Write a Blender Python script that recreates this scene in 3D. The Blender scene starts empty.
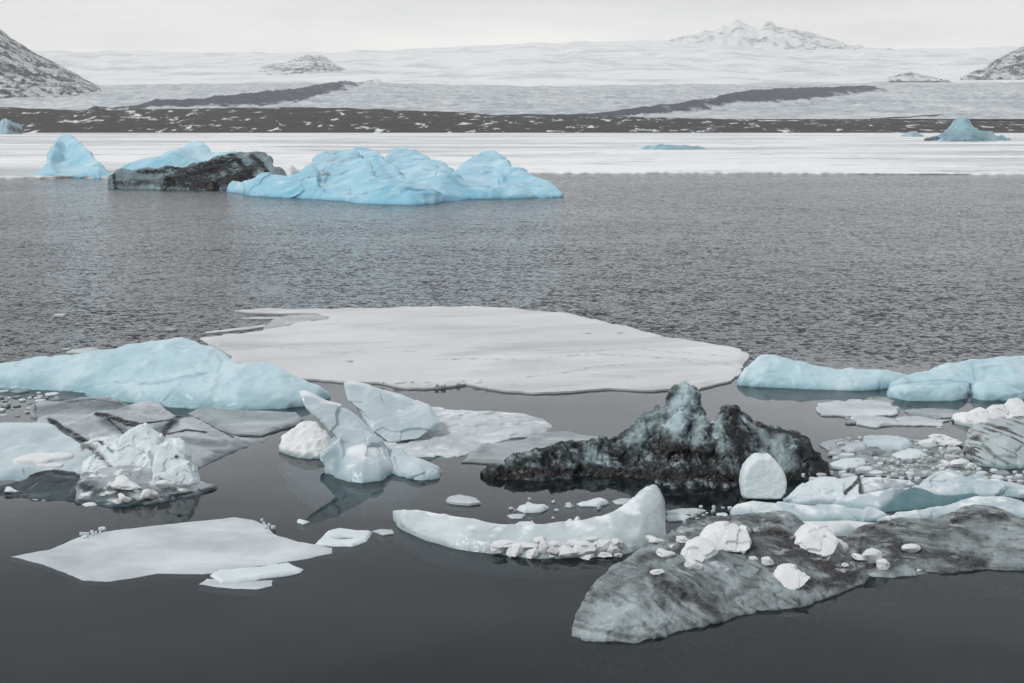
import bpy, bmesh, math, random
import numpy as np
from mathutils import Vector
from mathutils.bvhtree import BVHTree
from mathutils.geometry import delaunay_2d_cdt

random.seed(7)
RNG = np.random.default_rng(11)
SC = bpy.context.scene
COL = SC.collection

# ------------------------------------------------------------------ camera model
H, F, HOR = 8.0, 1200.0, 126.0
PITCH = math.atan((341.5 - HOR) / F)
CP, SP = math.cos(PITCH), math.sin(PITCH)


def ray(px, py):
    vx = (np.asarray(px, float) - 512) / F
    vy = (341.5 - np.asarray(py, float)) / F
    return vx, CP + vy * SP, -SP + vy * CP


def gD(px, py, z=0.0):
    """ground distance of the pixel on the level z"""
    dx, dy, dz = ray(px, py)
    return dy * (z - H) / dz


def at_D(px, py, D):
    dx, dy, dz = ray(px, py)
    t = D / dy
    return t * dx, D + 0 * t, H + t * dz


def x_of(px, D, z):
    return (np.asarray(px, float) - 512) / F * (D * CP + (H - z) * SP)


def proj(V):
    dep = V[:, 1] * CP - (V[:, 2] - H) * SP
    up = V[:, 1] * SP + (V[:, 2] - H) * CP
    return 512 + F * V[:, 0] / dep, 341.5 - F * up / dep


# ------------------------------------------------------------------ noise in numpy
_G = np.random.default_rng(5).normal(size=(256, 3))
_G /= np.linalg.norm(_G, axis=1)[:, None]


def _hash(ix, iy, iz, seed):
    h = (ix.astype(np.int64) * 73856093) ^ (iy.astype(np.int64) * 19349663) ^ (iz.astype(np.int64) * 83492791) ^ (seed * 2654435)
    h = (h ^ (h >> 13)) * 1274126177
    return ((h ^ (h >> 16)) & 0x7fffffff)


def perlin(P, seed=0):
    I = np.floor(P).astype(np.int64)
    f = P - I
    w = f * f * f * (f * (f * 6 - 15) + 10)
    out = np.zeros(len(P))
    for dx in (0, 1):
        for dy in (0, 1):
            for dz in (0, 1):
                g = _G[_hash(I[:, 0] + dx, I[:, 1] + dy, I[:, 2] + dz, seed) & 255]
                d = np.sum(g * (f - (dx, dy, dz)), axis=1)
                ww = (w[:, 0] if dx else 1 - w[:, 0]) * (w[:, 1] if dy else 1 - w[:, 1]) * (w[:, 2] if dz else 1 - w[:, 2])
                out += ww * d
    return out * 1.6


def fbm(P, scale, octs=4, seed=0, gain=.5, ridged=False):
    s, a, out, tot = scale, 1.0, 0.0, 0.0
    for k in range(octs):
        n = perlin(P * s + 17.3 * k, seed + k)
        if ridged:
            n = 1 - 2 * np.abs(n)
        out = out + a * n
        tot += a
        a *= gain
        s = s * 2.03
    return out / tot


def worley(P, seed=0):
    I = np.floor(P).astype(np.int64)
    f = P - I
    d1 = np.full(len(P), 9.0)
    cid = np.zeros(len(P), np.int64)
    for dx in (-1, 0, 1):
        for dy in (-1, 0, 1):
            for dz in (-1, 0, 1):
                h = _hash(I[:, 0] + dx, I[:, 1] + dy, I[:, 2] + dz, seed)
                o = np.stack([(h & 1023) / 1023, ((h >> 10) & 1023) / 1023, ((h >> 20) & 1023) / 1023], 1)
                d = np.sqrt(np.sum((o + (dx, dy, dz) - f) ** 2, axis=1))
                m = d < d1
                d1[m] = d[m]
                cid[m] = h[m]
    return d1, (cid & 0xffff) / 65535.0


def sstep(a, b, x):
    t = np.clip((x - a) / (b - a), 0, 1)
    return t * t * (3 - 2 * t)


def in_poly(x, y, P):
    c = False
    for (ax, ay), (bx, by) in zip(P, P[1:] + P[:1]):
        if (ay > y) != (by > y) and x < (bx - ax) * (y - ay) / (by - ay) + ax:
            c = not c
    return c


def pts(s):
    """'x,y x,y ...' -> list of pairs"""
    return [tuple(float(v) for v in q.split(',')) for q in s.split()]


# ------------------------------------------------------------------ shells (closed pieces of ice)
def loft(front, top, t=.35, k=1.8, back=None, under=.5, shelf=0.0, step=None, cut=0.0, sm=0):
    """a lump of ice: front waterline and crest traced as pixels, crest set back by the share t of the ground between them"""
    front, top = pts(front), pts(top)
    x0 = max(front[0][0], top[0][0])
    x1 = min(front[-1][0], top[-1][0])
    n = int(max(8, (x1 - x0) / (step or 2.5)))
    n = min(n, 160)
    px = np.linspace(x0, x1, n)
    fy = np.interp(px, [p[0] for p in front], [p[1] for p in front])
    ty = np.interp(px, [p[0] for p in top], [p[1] for p in top])
    for _ in range(sm):
        fy[1:-1] = (fy[:-2] + 2 * fy[1:-1] + fy[2:]) / 4
        ty[1:-1] = (ty[:-2] + 2 * ty[1:-1] + ty[2:]) / 4
    ty = np.minimum(ty, fy - .6)
    Df = gD(px, fy)
    Dt = Df + t * (gD(px, np.maximum(ty, HOR + 6)) - Df)
    zt = at_D(px, ty, Dt)[2]
    bk = back if back is not None else 0.3 + zt.max() * .8
    Db = Dt + bk * np.clip(zt / max(zt.max(), .01), .25, 1)
    rows = []
    rows.append((Df - shelf + .15 + cut, -under + 0 * Df))
    if cut:
        rows.append((Df + cut, 0 * Df))
    for u in np.linspace(0, 1, 15):
        s = u ** 1.6
        rows.append((Df + (Dt - Df) * s, zt * (1 - (1 - s) ** k)))
    for s in np.linspace(.12, 1, 7):
        rows.append((Dt + (Db - Dt) * s, zt * (1 - s ** 1.15)))
    rows.append((Db, -under + 0 * Df))
    V = []
    for D, z in rows:
        V.append(np.stack([x_of(px, D, z), D, z], 1))
    R = len(rows)
    V = np.concatenate(V)
    Fc = []
    for r in range(R):
        r2 = (r + 1) % R
        for i in range(n - 1):
            Fc.append((r * n + i, r * n + i + 1, r2 * n + i + 1, r2 * n + i))
    Fc.append(tuple(r * n for r in range(R)))
    Fc.append(tuple(r * n + n - 1 for r in range(R - 1, -1, -1)))
    return V, Fc


def slab(poly, base, thick, gx=0.0, gy=0.0, taper=.8, back_up=0.0, D=None):
    """a tilted plate of ice: its face traced as pixels, lying at the distance of the pixel base on the water"""
    P = np.array(pts(poly))
    D0 = float(gD(base[0], base[1])) if D is None else D
    c = P.mean(0)

    def ring(sc, dd, dz=0.0):
        Q = c + (P - c) * sc
        D = D0 + gx * (Q[:, 0] - base[0]) + gy * (Q[:, 1] - base[1])
        x, y, z = at_D(Q[:, 0], Q[:, 1], D)
        return np.stack([x, D + dd, z + dz], 1)
    V = np.concatenate([ring(.9, -thick * .12), ring(1.0, thick * .18), ring(.96, thick * .7, back_up * .6), ring(taper, thick, back_up)])
    n = len(P)
    Fc = [tuple(range(n))[::-1], tuple(range(3 * n, 4 * n))]
    for r in range(3):
        for i in range(n):
            j = (i + 1) % n
            Fc.append((r * n + i, r * n + j, (r + 1) * n + j, (r + 1) * n + i))
    return V, Fc


def blob(px, py, wpx, hpx, depth=.8, seed=0, n=16, z=None):
    """a lump standing with its base on the water at the pixel"""
    D = float(gD(px, py))
    dep = D * CP + H * SP
    w, h = wpx * dep / F, hpx * dep / F
    r = np.random.default_rng(seed)
    q = r.normal(size=(n, 3))
    q /= np.linalg.norm(q, axis=1)[:, None]
    q *= r.uniform(.8, 1.0, (n, 1))
    V = q * (w / 2, w * depth / 2, h * .55)
    V += (float(x_of(px, D, 0)), D + w * depth * .3, h * .42 if z is None else z)
    bm = bmesh.new()
    for v in V:
        bm.verts.new(v)
    bmesh.ops.convex_hull(bm, input=bm.verts)
    bm.verts.ensure_lookup_table()
    bm.verts.index_update()
    used = [v for v in bm.verts if v.link_faces]
    ix = {v: i for i, v in enumerate(used)}
    out = np.array([v.co[:] for v in used]), [tuple(ix[v] for v in f.verts) for f in bm.faces]
    bm.free()
    return out


def join(shells):
    V, Fc, o = [], [], 0
    for v, f in shells:
        V.append(v)
        Fc += [tuple(i + o for i in q) for q in f]
        o += len(v)
    return np.concatenate(V), Fc


def mesh_of(V, Fc, name):
    me = bpy.data.meshes.new(name)
    me.from_pydata([tuple(v) for v in V], [], Fc)
    me.update()
    return me


def remesh(V, Fc, vox):
    me = mesh_of(V, Fc, 'tmp')
    bm = bmesh.new()
    bm.from_mesh(me)
    bmesh.ops.triangulate(bm, faces=bm.faces)
    bmesh.ops.recalc_face_normals(bm, faces=bm.faces)
    bm.to_mesh(me)
    bm.free()
    ob = bpy.data.objects.new('tmp', me)
    COL.objects.link(ob)
    m = ob.modifiers.new('r', 'REMESH')
    m.mode = 'VOXEL'
    m.voxel_size = vox
    dg = bpy.context.evaluated_depsgraph_get()
    m2 = bpy.data.meshes.new_from_object(ob.evaluated_get(dg))
    n = len(m2.vertices)
    V2 = np.empty(n * 3)
    m2.vertices.foreach_get('co', V2)
    V2 = V2.reshape(-1, 3)
    F2 = [tuple(p.vertices) for p in m2.polygons]
    E = np.empty(len(m2.edges) * 2, int)
    m2.edges.foreach_get('vertices', E)
    bpy.data.objects.remove(ob)
    bpy.data.meshes.remove(me)
    bpy.data.meshes.remove(m2)
    return V2, F2, E.reshape(-1, 2)


def decimate(V, Fc, ratio):
    me = mesh_of(V, Fc, 'tmp')
    ob = bpy.data.objects.new('tmp', me)
    COL.objects.link(ob)
    m = ob.modifiers.new('d', 'DECIMATE')
    m.ratio = ratio
    dg = bpy.context.evaluated_depsgraph_get()
    m2 = bpy.data.meshes.new_from_object(ob.evaluated_get(dg))
    V2 = np.empty(len(m2.vertices) * 3)
    m2.vertices.foreach_get('co', V2)
    F2 = [tuple(p.vertices) for p in m2.polygons]
    bpy.data.objects.remove(ob)
    bpy.data.meshes.remove(me)
    bpy.data.meshes.remove(m2)
    return V2.reshape(-1, 3), F2


def lap(V, E, it, f=.5):
    cnt = np.bincount(E.ravel(), minlength=len(V)).astype(float)[:, None]
    for _ in range(it):
        A = np.zeros_like(V)
        np.add.at(A, E[:, 0], V[E[:, 1]])
        np.add.at(A, E[:, 1], V[E[:, 0]])
        V = V + f * (A / np.maximum(cnt, 1) - V)
    return V


def normals_of(V, Fc):
    Q = np.array([f[:4] if len(f) >= 4 else (f[0], f[1], f[2], f[2]) for f in Fc])
    n = np.cross(V[Q[:, 2]] - V[Q[:, 0]], V[Q[:, 3]] - V[Q[:, 1]])
    N = np.zeros_like(V)
    for k in range(4):
        np.add.at(N, Q[:, k], n)
    return N / np.maximum(np.linalg.norm(N, axis=1), 1e-9)[:, None]


def paint(V, strokes, seed=0, warp=1.0):
    """how much of each traced band of dirt, tint or painted shade (polyline in pixels, width, strength) lies on each point"""
    px, py = proj(V)
    out = np.zeros(len(V))
    for si, (line, w, st) in enumerate(strokes):
        wx = px + warp * w * .8 * fbm(V, 2.2, 3, seed + si)
        wy = py + warp * w * .8 * fbm(V, 2.2, 3, seed + si + 40)
        L = pts(line)
        d = np.full(len(V), 1e9)
        for (ax, ay), (bx, by) in zip(L[:-1], L[1:]):
            ux, uy = bx - ax, by - ay
            tt = np.clip(((wx - ax) * ux + (wy - ay) * uy) / max(ux * ux + uy * uy, 1e-6), 0, 1)
            d = np.minimum(d, np.hypot(wx - ax - tt * ux, wy - ay - tt * uy))
        out = np.maximum(out, st * sstep(1.0, .1, d / w))
    return out


BVHS = []


def make_obj(name, V, Fc, mat, parent=None, loc=None, attrs=None, smooth=True, sharp=None, keep=False):
    loc = np.array(loc if loc is not None else (V[:, 0].mean(), V[:, 1].mean(), 0.0))
    me = mesh_of(V - loc, Fc, name)
    me.materials.append(mat)
    if smooth:
        me.shade_smooth()
        if sharp:
            me.set_sharp_from_angle(angle=math.radians(sharp))
    else:
        me.shade_flat()
    for k, a in (attrs or {}).items():
        at = me.attributes.new(k, 'FLOAT', 'POINT')
        at.data.foreach_set('value', np.asarray(a, np.float32))
    ob = bpy.data.objects.new(name, me)
    COL.objects.link(ob)
    if parent:
        ob.parent = parent
    else:
        ob.location = loc
    if keep:
        BVHS.append(BVHTree.FromPolygons([tuple(v) for v in V], Fc))
    return ob


def tag(o, label=None, cat=None, group=None, kind=None):
    if label:
        o['label'] = label
    if cat:
        o['category'] = cat
    if group:
        o['group'] = group
    if kind:
        o['kind'] = kind
    return o


def empty(name, label, cat, loc, group=None):
    o = bpy.data.objects.new(name, None)
    COL.objects.link(o)
    o.location = loc
    o.empty_display_size = .3
    return tag(o, label, cat, group)


def ice(name, shells, mat, vox, disp=(), smooth_it=2, strokes=(), snow=None, dirt_noise=None, parent=None, ploc=None,
        sharp=None, seed=0, keep=False, warp=1.0, tint=(), flat=False, bands=(), wet=.12, weta=.7, decim=None):
    """closed shells fused into one body of ice, weathered by disp = ((kind, amplitude, scale), ...)"""
    V, Fc = join(shells)
    V, Fc, E = remesh(V, Fc, vox)
    V = lap(V, E, smooth_it)
    for di, dd in enumerate(disp):
        kind, amp, sc = dd[:3]
        if len(dd) > 3:
            amp = amp * dd[3](*proj(V))
        N = normals_of(V, Fc)
        s = np.array(sc if isinstance(sc, tuple) else (sc, sc, sc), float)
        if kind == 'fbm':
            d = fbm(V, s, 4, seed + di * 7)
        elif kind == 'ridge':
            d = fbm(V, s, 4, seed + di * 7, ridged=True)
        elif kind == 'scallop':
            Q = V * s + .35 * np.stack([perlin(V * s, seed + 91), perlin(V * s, seed + 92), perlin(V * s, seed + 93)], 1)
            f1, cid = worley(Q, seed + di)
            d = 2.0 * (np.minimum(f1, .9) ** 1.5 - .35)
        elif kind in ('facet', 'hard'):
            Q = V * s + .3 * np.stack([perlin(V * s * .8, seed + 81), perlin(V * s * .8, seed + 82), perlin(V * s * .8, seed + 83)], 1)
            f1, cid = worley(Q, seed + di)
            d = 2.2 * (cid - .5)
        elif kind == 'step':
            # broken layering: terraces across the berg
            q = V @ s + .6 * fbm(V, .9, 2, seed)
            d = np.abs((q % 1.0) - .5) * 2 - .5
        V = V + N * (amp * d)[:, None]
        if kind == 'facet':
            V = lap(V, E, 1, .4)
    if decim:
        V, Fc = decimate(V, Fc, decim)
    N = normals_of(V, Fc)
    attrs = {}
    dirt = paint(V, strokes, seed, warp) if strokes else np.zeros(len(V))
    if dirt_noise:
        lo, hi, sc, st = dirt_noise
        s = np.array(sc if isinstance(sc, tuple) else (sc, sc, sc), float)
        dirt = np.maximum(dirt, st * sstep(lo, hi, fbm(V, s, 5, seed + 300)))
    for bn, fq, lo, hi, st in bands:
        bn = np.array(bn, float)
        bn /= np.linalg.norm(bn)
        q = V @ bn
        P = (V - q[:, None] * bn) * .45 + bn * (q * fq)[:, None] + .25 * np.stack([perlin(V * 1.1, seed + 5), perlin(V * 1.1, seed + 6), perlin(V * 1.1, seed + 7)], 1)
        dirt = np.maximum(dirt, st * sstep(lo, hi, fbm(P, 1.0, 5, seed + 640, gain=.6) + .45 * fbm(V, 1.1, 3, seed + 690)) * sstep(-.5, .25, fbm(V, .7, 3, seed + 650)))
    attrs['dirt'] = dirt
    sn = np.zeros(len(V))
    if snow:
        lo, hi, am = snow
        sn = sstep(lo, hi, N[:, 2] + am * fbm(V, 2.5, 4, seed + 500))
    attrs['snow'] = sn
    tn = paint(V, tint, seed + 60, warp) if tint else np.zeros(len(V))
    if wet:
        # the washed band just above the water has lost its frost and shows the denser ice
        tn = np.maximum(tn, weta * sstep(wet, wet * .1, V[:, 2] + wet * .8 * fbm(V, 1.5 * .12 / wet + .4, 3, seed + 71)))
        sn = sn * sstep(0, wet, V[:, 2])
        attrs['snow'] = sn
    attrs['tint'] = tn
    return make_obj(name, V, Fc, mat, parent, ploc, attrs, smooth=not flat, sharp=sharp, keep=keep)


def floe_mesh(poly, thick, sp, jit=.05, seed=0, hump=.02, edge=.15, lip=0.0, holes=(), under=.12, hs=1.2, ground=True, rim=.55):
    """a flat pan of ice: outline traced on the water as pixels"""
    def world(P):
        P = np.array(P, float)
        D = gD(P[:, 0], P[:, 1], thick * .6)
        return np.stack([x_of(P[:, 0], D, thick * .6), D], 1)

    def dense(W):
        out = []
        for a, b in zip(W, np.roll(W, -1, 0)):
            m = max(1, int(np.hypot(*(b - a)) / sp))
            for i in range(m):
                out.append(a + (b - a) * i / m)
        O = np.array(out)
        Q = np.stack([O[:, 0], O[:, 1], np.full(len(O), seed * 3.1)], 1)
        O = O + jit * np.stack([fbm(Q, 1.0, 4, seed), fbm(Q, 1.0, 4, seed + 9)], 1) * 2
        O = O + jit * .4 * np.stack([fbm(Q, 5.0, 2, seed + 3), fbm(Q, 5.0, 2, seed + 19)], 1) * 2
        return O
    W = world(pts(poly)) if ground else np.array(poly, float)
    loops = [dense(W)] + [dense(world(pts(h))) for h in holes]
    allv, edges, o = [], [], 0
    for L in loops:
        allv.append(L)
        m = len(L)
        edges += [(o + i, o + (i + 1) % m) for i in range(m)]
        o += m
    nb = o
    A = np.concatenate(allv)
    lo, hi = A.min(0), A.max(0)
    gx = np.arange(lo[0], hi[0], sp)
    gy = np.arange(lo[1], hi[1], sp)
    G = np.stack(np.meshgrid(gx, gy), -1).reshape(-1, 2)
    G = G + np.random.default_rng(seed).uniform(-.3, .3, G.shape) * sp
    ins = np.zeros(len(G), bool)
    for L in loops:
        a, b = L, np.roll(L, -1, 0)
        for (ax, ay), (bx, by) in zip(a, b):
            c = ((ay > G[:, 1]) != (by > G[:, 1]))
            if ay != by:
                ins ^= c & (G[:, 0] < (bx - ax) * (G[:, 1] - ay) / (by - ay) + ax)
    G = G[ins]
    d = edge_dist(G, loops)
    G = G[d > sp * .45]
    pv = [Vector(v) for v in np.concatenate([A, G])]
    vs, es, fs, ov, oe, of = delaunay_2d_cdt(pv, edges, [], 1 if not holes else 2, 1e-6)
    P2 = np.array([v[:] for v in vs])
    fs = [tuple(f) for f in fs]
    if holes:
        keep_f = []
        for f in fs:
            cx, cy = P2[list(f)].mean(0)
            if not any(in_poly(cx, cy, [tuple(v) for v in L]) for L in loops[1:]):
                keep_f.append(f)
        fs = keep_f
    d = edge_dist(P2, loops)
    Q = np.stack([P2[:, 0], P2[:, 1], 0 * d + seed], 1)
    z = thick - abs(thick) * (1 - rim) * sstep(edge, 0, d) + hump * fbm(Q, hs, 4, seed + 5) * sstep(0, edge * 2, d)
    if lip:
        z = z + lip * sstep(edge * 3, edge * .6, d) * sstep(-.15, .3, fbm(Q, .8, 3, seed + 77)) * sstep(0, .04, d)
    V = np.concatenate([np.column_stack([P2, z])])
    # walls
    bcount = {}
    for f in fs:
        for i in range(len(f)):
            e = (f[i], f[(i + 1) % len(f)])
            k = tuple(sorted(e))
            bcount.setdefault(k, []).append(e)
    bed = [v[0] for v in bcount.values() if len(v) == 1]
    bv = {}
    extra = []
    for a, b in bed:
        for q in (a, b):
            if q not in bv:
                bv[q] = len(V) + len(extra)
                extra.append((P2[q, 0], P2[q, 1], -under))
    V = np.concatenate([V, np.array(extra)])
    for a, b in bed:
        fs.append((b, a, bv[a], bv[b]))
    return V, fs


def edge_dist(P, loops):
    d = np.full(len(P), 1e9)
    for L in loops:
        a, b = L, np.roll(L, -1, 0)
        for (ax, ay), (bx, by) in zip(a, b):
            ux, uy = bx - ax, by - ay
            t = np.clip(((P[:, 0] - ax) * ux + (P[:, 1] - ay) * uy) / max(ux * ux + uy * uy, 1e-9), 0, 1)
            d = np.minimum(d, np.hypot(P[:, 0] - ax - t * ux, P[:, 1] - ay - t * uy))
    return d


def floe(name, label, cat, poly, thick, sp, mat, parent=None, ploc=None, group=None, strokes=(), dirt_noise=None, keep=False, seed=0, **kw):
    V, fs = floe_mesh(poly, thick, sp, seed=seed, **kw)
    attrs = {'dirt': paint(V, strokes, seed) if strokes else np.zeros(len(V)), 'snow': np.zeros(len(V)), 'tint': np.zeros(len(V))}
    if dirt_noise:
        lo, hi, sc, st = dirt_noise
        s = np.array(sc if isinstance(sc, tuple) else (sc, sc, sc), float)
        attrs['dirt'] = np.maximum(attrs['dirt'], st * sstep(lo, hi, fbm(V, s, 5, seed + 300)))
    o = make_obj(name, V, fs, mat, parent, ploc, attrs, smooth=True, sharp=50, keep=keep)
    if not parent:
        tag(o, label, cat, group)
    return o


# ------------------------------------------------------------------ materials
class NT:
    def __init__(self, name):
        self.m = bpy.data.materials.new(name)
        self.m.use_nodes = True
        self.t = self.m.node_tree
        self.t.nodes.clear()
        self.out = self.n('ShaderNodeOutputMaterial')

    def n(self, ty, **kw):
        nd = self.t.nodes.new(ty)
        for k, v in kw.items():
            setattr(nd, k, v)
        return nd

    def link(self, a, b):
        self.t.links.new(a, b)

    def noise(self, vec, scale, detail=6, rough=.55, dist=0.0):
        nd = self.n('ShaderNodeTexNoise')
        nd.inputs['Scale'].default_value = scale
        nd.inputs['Detail'].default_value = detail
        nd.inputs['Roughness'].default_value = rough
        nd.inputs['Distortion'].default_value = dist
        self.link(vec, nd.inputs['Vector'])
        return nd.outputs['Fac']

    def mapping(self, vec, scale=(1, 1, 1), rot=(0, 0, 0), loc=(0, 0, 0)):
        nd = self.n('ShaderNodeMapping')
        nd.inputs['Scale'].default_value = scale
        nd.inputs['Rotation'].default_value = rot
        nd.inputs['Location'].default_value = loc
        self.link(vec, nd.inputs['Vector'])
        return nd.outputs['Vector']

    def ramp(self, fac, stops, interp='LINEAR'):
        nd = self.n('ShaderNodeValToRGB')
        cr = nd.color_ramp
        cr.interpolation = interp
        while len(cr.elements) < len(stops):
            cr.elements.new(.5)
        for e, (p, c) in zip(cr.elements, stops):
            e.position = p
            e.color = (c, c, c, 1) if not isinstance(c, tuple) else (*c, 1)
        self.link(fac, nd.inputs['Fac'])
        return nd.outputs['Color']

    def mix(self, fac, a, b, mode='MIX'):
        nd = self.n('ShaderNodeMix', data_type='RGBA', blend_type=mode)
        for v, i in ((fac, 0), (a, 6), (b, 7)):
            if hasattr(v, 'links') or hasattr(v, 'is_linked'):
                self.link(v, nd.inputs[i])
            else:
                nd.inputs[i].default_value = v if i == 0 else (*v, 1)
        return nd.outputs[2]

    def math(self, op, a, b=0.0, c=None, clamp=False):
        nd = self.n('ShaderNodeMath', operation=op, use_clamp=clamp)
        for i, v in enumerate((a, b, c)):
            if v is None:
                continue
            if hasattr(v, 'is_linked'):
                self.link(v, nd.inputs[i])
            else:
                nd.inputs[i].default_value = v
        return nd.outputs[0]

    def attr(self, name):
        nd = self.n('ShaderNodeAttribute', attribute_name=name)
        return nd.outputs['Fac']

    def bump(self, height, strength, dist, normal=None):
        nd = self.n('ShaderNodeBump')
        nd.inputs['Strength'].default_value = strength
        nd.inputs['Distance'].default_value = dist
        self.link(height, nd.inputs['Height'])
        if normal is not None:
            self.link(normal, nd.inputs['Normal'])
        return nd.outputs['Normal']

    def obj(self):
        return self.n('ShaderNodeTexCoord').outputs['Object']

    def pos(self):
        return self.n('ShaderNodeNewGeometry').outputs['Position']


def ice_material(name, stops, scale=.8, streak=None, rough=.35, bump=((3, .3, .05), (14, .3, .02)), dirt=((.035, .032, .03), (.16, .15, .145)),
                 snow=(.84, .86, .87), tint=(.10, .2, .22), sss=0.0, spec=.4, grit=2.5, coat=0.0, dirt_break=.9, dirt_lohi=(.18, .80)):
    t = NT(name)
    co = t.obj()
    warp = t.noise(co, scale * 1.7, 3)
    n1 = t.noise(co, scale, 7, .6, .3)
    col = t.ramp(n1, stops)
    if streak:
        sc, rot, c2, lo, hi = streak
        n2 = t.noise(t.mapping(t.mapping(co, (1, 1, 1), rot), sc), 1.0, 6, .6, .4)
        col = t.mix(t.ramp(n2, [(lo, 0.0), (hi, 1.0)]), col, c2)
    # teal, denser ice; on the large far berg also shade painted into folds
    tf = t.math('MULTIPLY', t.attr('tint'), 1.0, clamp=True)
    col = t.mix(tf, col, tint)
    # sediment frozen in
    g = t.noise(co, grit, 8, .68)
    gm = t.math('MULTIPLY_ADD', t.math('SUBTRACT', g, .5), dirt_break * 2.4, t.attr('dirt'))
    df = t.math('MULTIPLY', t.ramp(gm, [(dirt_lohi[0], 0.0), (dirt_lohi[1], 1.0)]), t.ramp(t.attr('dirt'), [(.02, 0.0), (.25, 1.0)]))
    dc = t.ramp(t.noise(co, grit * 2.6, 6, .7), [(.35, dirt[0]), (.68, dirt[1])])
    col = t.mix(df, col, dc)
    sf = t.attr('snow')
    col = t.mix(sf, col, snow)
    b = t.n('ShaderNodeBsdfPrincipled')
    t.link(col, b.inputs['Base Color'])
    r0 = t.math('MULTIPLY_ADD', t.math('SUBTRACT', warp, .5), .35, rough, clamp=True)
    r1 = t.math('MULTIPLY_ADD', sf, .4, r0, clamp=True)
    t.link(r1, b.inputs['Roughness'])
    b.inputs['Specular IOR Level'].default_value = spec
    b.inputs['IOR'].default_value = 1.31
    if sss:
        b.inputs['Subsurface Weight'].default_value = sss
        b.inputs['Subsurface Radius'].default_value = (.5, .9, 1.0)
        b.inputs['Subsurface Scale'].default_value = .10
    if coat:
        b.inputs['Coat Weight'].default_value = coat
        b.inputs['Coat Roughness'].default_value = .12
    nrm = None
    for sc, st, di in bump:
        nrm = t.bump(t.noise(co, sc, 5, .6), st, di, nrm)
    if nrm is not None:
        t.link(nrm, b.inputs['Normal'])
    t.link(b.outputs[0], t.out.inputs[0])
    return t.m


M = {}
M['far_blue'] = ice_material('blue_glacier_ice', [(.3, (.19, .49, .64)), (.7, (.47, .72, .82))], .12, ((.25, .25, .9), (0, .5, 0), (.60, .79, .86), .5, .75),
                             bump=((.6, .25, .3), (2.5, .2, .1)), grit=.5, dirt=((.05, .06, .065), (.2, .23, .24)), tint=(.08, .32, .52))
M['far_dirty'] = ice_material('sooty_glacier_ice', [(.3, (.13, .18, .20)), (.7, (.32, .42, .45))], .25, ((.5, .5, 1.2), (0, .9, 0), (.10, .13, .14), .45, .7),
                              bump=((.7, .5, .4), (3, .4, .1)), grit=.7, dirt=((.004, .005, .005), (.028, .03, .031)), dirt_break=.6)
M['blue'] = ice_material('pale_blue_ice', [(.3, (.40, .59, .66)), (.7, (.58, .73, .775))], .5, ((.4, .4, 1.5), (0, .3, 0), (.68, .785, .81), .5, .8),
                         bump=((3, .35, .06), (16, .35, .016)), tint=(.19, .37, .42), rough=.28, spec=.5, sss=.15)
M['slab'] = ice_material('grey_blue_ice', [(.3, (.42, .52, .555)), (.7, (.58, .665, .68))], .9, ((1, 1, 3), (.4, .6, 0), (.70, .77, .78), .5, .75),
                         bump=((5, .35, .04), (22, .35, .012)), tint=(.17, .30, .33), rough=.2, spec=.5, sss=.15)
M['white'] = ice_material('white_bubbly_ice', [(.3, (.62, .70, .725)), (.7, (.80, .85, .865))], 1.4, None, rough=.33, spec=.5,
                          bump=((5, .4, .05), (24, .45, .02), (70, .3, .006)), sss=.15)
M['crescent'] = ice_material('milky_ice', [(.3, (.46, .53, .55)), (.7, (.60, .66, .67))], 1.2, ((.8, 3, 5), (0, .1, .1), (.70, .75, .76), .5, .75), rough=.2, spec=.5, sss=.3,
                             bump=((4, .3, .05), (20, .35, .012)), tint=(.22, .30, .32))
M['dirty'] = ice_material('sediment_laden_ice', [(.3, (.15, .178, .183)), (.7, (.38, .43, .435))], 1.6, ((1.1, 8, 8), (0, 0, .85), (.085, .087, .09), .52, .66),
                          rough=.28, spec=.5, bump=((4, .5, .06), (16, .8, .03), (60, .45, .008)), dirt=((.022, .0215, .0217), (.10, .097, .097)), grit=6.0, dirt_break=.5, dirt_lohi=(.16, .86), tint=(.48, .545, .56))
M['dirty_low'] = ice_material('streaked_sediment_ice', [(.3, (.15, .178, .183)), (.7, (.36, .41, .415))], 1.6, ((1.1, 9, 9), (0, 0, .2), (.085, .084, .086), .50, .64),
                          rough=.28, spec=.5, bump=((4, .5, .06), (16, .8, .03), (60, .45, .008)), dirt=((.022, .0215, .0217), (.10, .097, .097)), grit=6.0, dirt_break=.5, dirt_lohi=(.16, .86), tint=(.40, .455, .465))
M['banded'] = ice_material('layered_ice', [(.3, (.36, .42, .43)), (.7, (.52, .58, .59))], 1.2, None,
                           rough=.35, bump=((4, .4, .05), (16, .5, .02)), dirt=((.035, .031, .031), (.15, .138, .134)), grit=5.0, dirt_break=.35)
M['clear'] = ice_material('clear_dark_ice', [(.36, (.010, .013, .014)), (.47, (.035, .046, .048)), (.57, (.15, .19, .20)), (.70, (.40, .47, .49))], 3.2,
                          ((7, 7, 1.3), (.15, .25, 0), (.012, .014, .015), .48, .60), rough=.24, spec=.6,
                          bump=((9, .35, .05), (30, .4, .02)), dirt=((.005, .005, .005), (.035, .032, .031)), grit=6, tint=(.42, .53, .55))
M['dark_glass'] = ice_material('dark_wet_ice', [(.3, (.022, .032, .036)), (.7, (.075, .10, .11))], 1.0, ((1, 2, 3), (0, .2, .3), (.15, .19, .20), .56, .8), rough=.12, spec=.6,
                              bump=((3, .25, .05), (14, .25, .015)), dirt=((.008, .009, .01), (.02, .021, .022)))
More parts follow.
